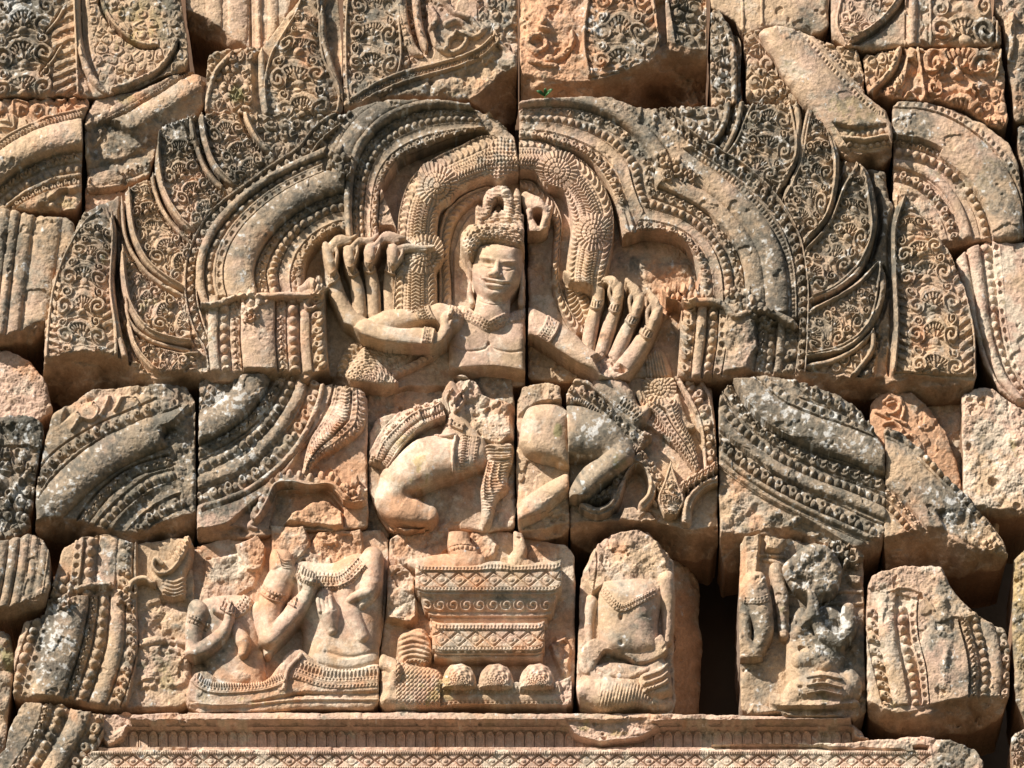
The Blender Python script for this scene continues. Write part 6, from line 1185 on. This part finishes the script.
block('carved_stone', 'arch stone curving right above the palmette tip, with beads and lotus band', 'carved stone', [(892, 106), (900, 99), (925, 101), (955, 108), (985, 124), (1008, 142), (1020, 165), (1024, 200), (1024, 236), (1005, 241), (980, 240), (955, 246), (935, 250), (900, 240), (893, 200)], 33, b11x, bev=4, under=[(880, 250), (945, 240), (970, 238), (1000, 238), (1030, 236)], slope=1.2, grey=.15, ochre=.15,
      group='facing stones of the pediment', blobs=[('grey', 910, 125, 25, 20, .7), ('white', 905, 118, 14, 10, .4), ('grey', 1010, 200, 25, 40, .4)])
block('carved_stone', 'small grey broken stone at the right edge, beside the arch stone', 'stone', [(1016, 124), (1050, 118), (1050, 236), (1028, 238), (1026, 195), (1020, 160)], 26, lambda: rough([(1010, 110), (1060, 110), (1060, 240), (1010, 240)], 0, 5, 0), bev=4, grey=.4, white=.2, group='facing stones of the pediment')
def b12x():
    ribbon([(1052, 230), (1048, 300), (1050, 345), (1064, 400)], [(955, 238), (966, 290), (974, 335), (990, 378), (1012, 405)], [(14, 'torus', 3, 3, 3), (38, 'flat', 0, 3, 3), (8, 'dots', 3, 2, 2), (2, 'groove', 3, 0, 0), (9, 'beads', 4.5, 0, 0), (2, 'groove', 3, 0, 0), (13, 'torus', 4, 0, 0), (2, 'groove', 3, 0, 0), (8, 'torus', 2, 0, 0)], ARCH, 0, sm=.9)
block('carved_stone', 'pale pink right edge stone with one upright row of round beads', 'carved stone', [(955, 258), (968, 247), (990, 241), (1050, 240), (1050, 412), (1024, 408), (1000, 392), (984, 365), (974, 330), (966, 292)], 30, b12x, bev=4, pink=.3, pale=.4, group='facing stones of the pediment')
block('plain_stone', 'plain pale squared block with small pits at the right edge under the bead-row stone', 'stone', [(961, 394), (980, 384), (994, 388), (1012, 402), (1050, 414), (1050, 516), (1000, 515), (972, 512), (963, 495)], 34, lambda: (rough([(955, 376), (1060, 376), (1060, 520), (955, 520)], 0, 3, 0), stroke([(992, 482), (996, 484)], 9, 9, 5, 0, mode='cut'), stroke([(1016, 506), (1018, 507)], 7, 7, 4, 0, mode='cut'), stroke([(969, 446), (970, 448)], 6, 6, 3, 0, mode='cut')), bev=5, pink=.2, pale=.35,
      under=[(955, 506), (1000, 509), (1060, 510)], group='facing stones of the pediment', blobs=[('ochre', 1018, 450, 8, 14, .6), ('grey', 985, 450, 14, 14, .3)])
block('carved_stone', 'dark block wedged behind the orange scroll stone in shade', 'stone', [(905, 380), (965, 385), (968, 500), (1000, 510), (1000, 540), (960, 500), (930, 420)], 6, lambda: rough([(900, 370), (1010, 370), (1010, 560), (900, 560)], 0, 6, 0), bev=5, orange=.3, grey=.2)

# ------------------------------------------------------------------ left edge
def l1x():
    fill([(-30, 95), (92, 95), (86, 118), (40, 118), (0, 140), (-30, 150)], SCROLL, -2, 5, 17, 71)
    ribbon([(-34, 178), (-10, 150), (15, 132), (45, 118), (90, 108)], [(12, 212), (30, 200), (55, 190), (90, 184)], [(2, 'torus', 2, 4, 4), (4, 'rope', 2, 3, 3), (30, 'torus', 12, 0, 0), (2, 'groove', 4, 0, 0), (9, 'florets', 6, -2, -2), (2, 'groove', 5, 0, 0), (9, 'beads', 4, -3, -3), (4, 'torus', 2, -3, -3), (8, 'lotus', 5, -4, -5)], ARCH, 0, sm=1)
    rough([(30, 212), (60, 192), (84, 188), (84, 212)], -6, 5, 0)
block('carved_stone', 'left edge arch stone with a hollow roll and orange scrolls over it', 'carved stone', [(-24, 98), (60, 97), (88, 97), (90, 104), (83, 118), (82, 200), (76, 211), (30, 210), (-24, 209)], 38, l1x, bev=3.5, grey=.12, group='facing stones of the pediment', blobs=[('orange', 50, 108, 60, 14, .7), ('grey', 20, 170, 40, 25, .35), ('dark', 15, 175, 25, 15, .3), ('ochre', 60, 200, 30, 15, .4)])
def l2x():
    ribbon([(80, 125), (110, 108), (150, 84), (178, 66), (200, 58)], [(80, 196), (120, 190), (160, 176), (205, 150)], [(6, 'torus', 2, 2, 2), (3, 'rope', 1.5, 2, 2), (2, 'groove', 3, 0, 0), (14, 'torus', 4, 4, 6), (18, 'fall', 9, 6, 4), (9, 'flat', 0, -6, -4), (8, 'florets', 5, -3, -3), (2, 'groove', 6, 0, 0), (7, 'torus', 3, -3, -3)], ARCH, 0, sm=1.3)
    rough([(86, 125), (110, 120), (130, 130), (150, 150), (120, 165), (88, 160)], -2, 5, 0, 6); rough([(88, 172), (118, 168), (128, 184), (90, 192)], -4, 5, 0, 3)
block('carved_stone', 'upper left stone with a bright sloping roll above a dark worn hollow', 'carved stone', [(84, 118), (94, 99), (112, 95), (145, 86), (175, 74), (195, 70), (207, 78), (205, 102), (200, 116), (166, 124), (156, 148), (148, 176), (130, 184), (110, 192), (86, 193)], 34, l2x, bev=4, grey=.15, under=[(80, 184), (110, 186), (150, 176), (210, 170)], slope=1.2,
      group='facing stones of the pediment', blobs=[('dark', 120, 145, 30, 25, .55), ('grey', 125, 140, 40, 35, .5), ('orange', 195, 85, 20, 20, .4), ('ochre', 130, 100, 30, 10, .5), ('orange', 130, 98, 25, 8, .4)])
block('carved_stone', 'small shaded orange stone peeping out between the left arch stones', 'stone', [(84, 186), (140, 172), (150, 190), (120, 205), (84, 215)], 22, lambda: rough([(70, 160), (160, 160), (160, 230), (70, 230)], 0, 3, 0), bev=3, orange=.6)
def l3x():
    for x, w_ in ((2, 12), (13, 10), (26, 14), (48, 26)): stroke([(x + 4, 200), (x - 2, 240), (x - 8, 290), (x - 14, 345)], w_, w_ * .9, 4.5, DRAPE)
block('carved_stone', 'left edge stone of smooth grey-tan drapery folds', 'carved stone', [(-24, 208), (12, 208), (30, 213), (66, 215), (75, 222), (74, 242), (60, 270), (50, 312), (44, 330), (30, 340), (-24, 344)], 36, l3x, bev=4, grey=.3, under=[(-30, 335), (10, 334), (40, 322), (80, 318)], group='facing stones of the pediment', blobs=[('dark', 40, 325, 30, 14, .6), ('grey', 10, 240, 20, 40, .4)])
block('plain_stone', 'smooth purplish plain stone in shade at the left edge below the drapery', 'stone', [(-24, 345), (8, 348), (30, 360), (48, 382), (54, 410), (40, 422), (-24, 424)], 20, lambda: rough([(-30, 340), (60, 340), (60, 430), (-30, 430)], 0, 3, 0), bev=5, pink=.4, orange=.1, group='facing stones of the pediment')
def l5x(): fill([(-30, 410), (50, 410), (50, 545), (-30, 545)], SCROLL, -1, 6, 14, 77); stroke([(30, 470), (14, 490), (4, 510)], 5, 5, 4, SCROLL); rough([(-24, 412), (44, 412), (44, 448), (-24, 446)], 0, 8, 0, 4)
block('carved_stone', 'blackened rough stone with lumpy worn carving at the left edge', 'carved stone', [(-24, 418), (28, 413), (44, 420), (42, 448), (35, 480), (31, 526), (12, 539), (-24, 541)], 38, l5x, bev=5, wob=2, grey=.65, dark=.35, white=.12, group='facing stones of the pediment', blobs=[('dark', 20, 425, 40, 20, .5), ('white', 15, 490, 20, 30, .35)])
def l6x():
    for k, x in enumerate((-14, -2, 9, 20, 30, 40, 49)): stroke([(x + 6, 534), (x + 3, 560), (x - 2, 590), (x - 10, 625)], 11, 10, 5, DRAPE)
block('carved_stone', 'dark brown stone of upright rounded flutes at the left edge', 'carved stone', [(-24, 541), (10, 538), (30, 532), (44, 536), (50, 552), (50, 585), (44, 604), (10, 616), (-24, 622)], 42, l6x, bev=5, grey=.5, dark=.3, ochre=.2, under=[(-30, 610), (10, 606), (40, 594), (60, 588)], group='facing stones of the pediment')
block('plain_stone', 'low worn stone peeping out at the left edge beside the upright bead bands', 'stone', [(-24, 628), (10, 630), (15, 660), (12, 690), (8, 712), (6, 752), (-24, 756)], 26, lambda: rough([(-30, 620), (20, 620), (20, 760), (-30, 760)], 0, 7, 0), bev=5, grey=.3, ochre=.2, group='facing stones of the pediment', blobs=[('moss', 5, 660, 20, 30, .5)])
# ------------------------------------------------------------------ right lower edge
block('plain_stone', 'tall yellow-lichened block at the right edge of the lower rows', 'stone', [(1013, 560), (1030, 540), (1050, 536), (1050, 722), (1026, 722), (1016, 700), (1012, 640)], 34, lambda: rough([(1005, 530), (1060, 530), (1060, 730), (1005, 730)], 0, 5, 0), bev=5, grey=.3, ochre=.5, group='facing stones of the pediment', blobs=[('ochre', 1020, 620, 12, 50, .6), ('grey', 1014, 700, 8, 40, .5)])
block('carved_stone', 'small scrolled stone in the bottom right corner', 'carved stone', [(1011, 734), (1022, 728), (1050, 726), (1050, 794), (1012, 794)], 36, lambda: fill([(1005, 720), (1060, 720), (1060, 800), (1005, 800)], SCROLL, -1, 5, 9, 81), bev=4, grey=.3, group='facing stones of the pediment')
# ------------------------------------------------------------------ bottom ledge and lintel
E1SEG = [(16, 'flat', 0, 1, 1), (9, 'florets', 5, 0, 0), (3, 'groove', 4, 0, 0), (10, 'beads', 5, 0, 0), (3, 'groove', 4, 0, 0), (18, 'torus', 4, 0, 0), (3, 'groove', 4, 0, 0), (12, 'lotus', 6, -2, -2)]
def e1x(): ribbon([(24, 692), (22, 716), (6, 744), (-16, 775), (-30, 800)], [(112, 706), (100, 735), (82, 765), (60, 802)], E1SEG, ARCH, 0, sm=1)
block('carved_stone', 'bottom left corner stone with slanting bead and flower bands', 'carved stone', [(18, 708), (24, 701), (54, 701), (78, 709), (104, 713), (104, 735), (92, 760), (86, 800), (-24, 800), (-20, 770), (4, 748), (8, 730)], 34, e1x, bev=4, grey=.35, group='facing stones of the pediment', blobs=[('grey', 20, 730, 30, 30, .4), ('orange', 80, 720, 20, 15, .3)])
def e2x():
    sl, U, V = win(90, 705, 880, 752); X = np.clip((V - 711) / 37, 0, .9999)
    put(sl, V < 749, profile([(9, 'torus', 3, 2, 7), (3, 'torus', 2, 10, 10), (2, 'groove', -3, 0, 0), (3, 'torus', 1.5, -4, -4), (2, 'groove', 10, 0, 0), (18, 'petals', 3.0, -12, -10)], X, U), LEDGE, sm=.8)
    put(sl, (V > 728) & (V < 749), H[sl], PETAL)
    rough([(560, 716), (600, 722), (650, 716), (662, 730), (640, 742), (600, 746), (572, 738)], 5, 4, 0, 3); rough([(140, 712), (200, 712), (205, 722), (150, 724)], 6, 4, 0, 3); rough([(650, 712), (690, 712), (740, 714), (730, 723), (690, 722), (650, 724)], 7, 5, 0, 3); rough([(100, 712), (135, 712), (125, 740), (108, 750), (98, 735)], 0, 6, 0, 3)
    rough([(850, 712), (870, 716), (872, 744), (852, 740)], 0, 5, 0, 3)
block('ledge_stone', 'long flat ledge with a frieze of small upright petals under the figure row', 'ledge', [(96, 714), (150, 712), (400, 710), (640, 712), (720, 713), (800, 716), (852, 720), (862, 730), (870, 742), (872, 770), (96, 770)], 26, e2x, bev=2, wob=.7, pink=.45, grey=.05, back=130,
      blobs=[('ochre', 610, 730, 50, 14, .5), ('grey', 500, 716, 200, 6, .25)])
def e3x():
    sl, U, V = win(60, 735, 1000, 802); X = np.clip((V - 746.5) / 30, 0, .9999)
    put(sl, V >= 746, profile([(5, 'flat', 0, -10, 0), (2, 'dots', 1.5, 1, 1), (2.0, 'hatch', 2.4, 0, 0), (12.5, 'diamond', 2.6, 0, 0), (2.5, 'hatch', 2.4, 0, 0), (3, 'torus', 1, 0, 0), (5, 'flat', 0, 0, 0)], X, U), DIAM, sm=.6)
    rough([(905, 730), (925, 740), (930, 770), (920, 800), (1000, 800), (1000, 730)], 2, 6, 0, 4); rough([(812, 742), (880, 738), (912, 738), (915, 752), (870, 750), (830, 749)], 0, 3, 0, 2)
block('lintel_stone', 'long pinkish lintel with a running diamond lattice along the bottom edge', 'lintel', [(82, 757), (92, 750), (140, 747), (300, 746.5), (500, 747), (700, 746), (820, 744), (880, 738), (915, 735), (950, 739), (976, 748), (984, 762), (984, 800), (80, 800)], 36, e3x, bev=2.5, wob=.6, pink=.5, pale=.35, back=140,
      blobs=[('grey', 960, 760, 30, 30, .7), ('dark', 970, 770, 20, 20, .4), ('grey', 900, 750, 20, 15, .3)])
# ------------------------------------------------------------------ a seedling in the centre joint
def seedling():
    root = bpy.data.objects.new('seedling', None); scene.collection.objects.link(root)
    x, z = to_world(545, 97, 44); root.location = (x * MM, -44 * MM, z * MM); root['label'] = 'tiny bright green seedling sprouting in the joint above the arch'; root['category'] = 'plant'
    m = bpy.data.materials.new('leaf_green'); m.use_nodes = True; nt = m.node_tree; b = nt.nodes['Principled BSDF']; b.inputs['Roughness'].default_value = .5
    n = nt.nodes.new('ShaderNodeTexNoise'); n.inputs['Scale'].default_value = 60; r = nt.nodes.new('ShaderNodeValToRGB'); r.color_ramp.elements[0].color = (.02, .07, .02, 1); r.color_ramp.elements[1].color = (.05, .15, .035, 1); nt.links.new(n.outputs[0], r.inputs[0]); nt.links.new(r.outputs[0], b.inputs['Base Color'])
    def leaf(L, W, ang, up):
        v, f = [], []
        for i in range(9):
            t = i / 8; w = W * math.sin(math.pi * min(1, t * .92 + .06)) ** .8
            for s in (-1, 0, 1): v.append((L * t * math.cos(ang) - s * w * math.sin(ang), -.012 - .02 * math.sin(t * 2.2) - up * t + abs(s) * .004, L * t * math.sin(ang) + s * w * math.cos(ang)))
        for i in range(8):
            for s in (0, 1): a = i * 3 + s; f.append((a, a + 3, a + 4, a + 1))
        me = bpy.data.meshes.new('leaf'); me.from_pydata(v, [], f); me.materials.append(m); me.polygons.foreach_set('use_smooth', [True] * len(f)); o = bpy.data.objects.new('leaf', me); scene.collection.objects.link(o); o.parent = root
    for L, W, a, u in ((.036, .009, 2.9, .01), (.034, .008, .35, .02), (.022, .007, 1.5, .01), (.02, .006, -.3, .02)): leaf(L, W, a, u)
    v, f = [], []
    for i in range(5):
        for k in range(6): v.append((.002 * math.cos(k * 1.047) , -.012 + .002 * math.sin(k * 1.047) + .003 * i, -.014 + .004 * i))
    for i in range(4):
        for k in range(6): f.append((i * 6 + k, i * 6 + (k + 1) % 6, i * 6 + 6 + (k + 1) % 6, i * 6 + 6 + k))
    me = bpy.data.meshes.new('stem'); me.from_pydata(v, [], f); me.materials.append(m); o = bpy.data.objects.new('stem', me); scene.collection.objects.link(o); o.parent = root
seedling()
print('faces', COUNT[0])
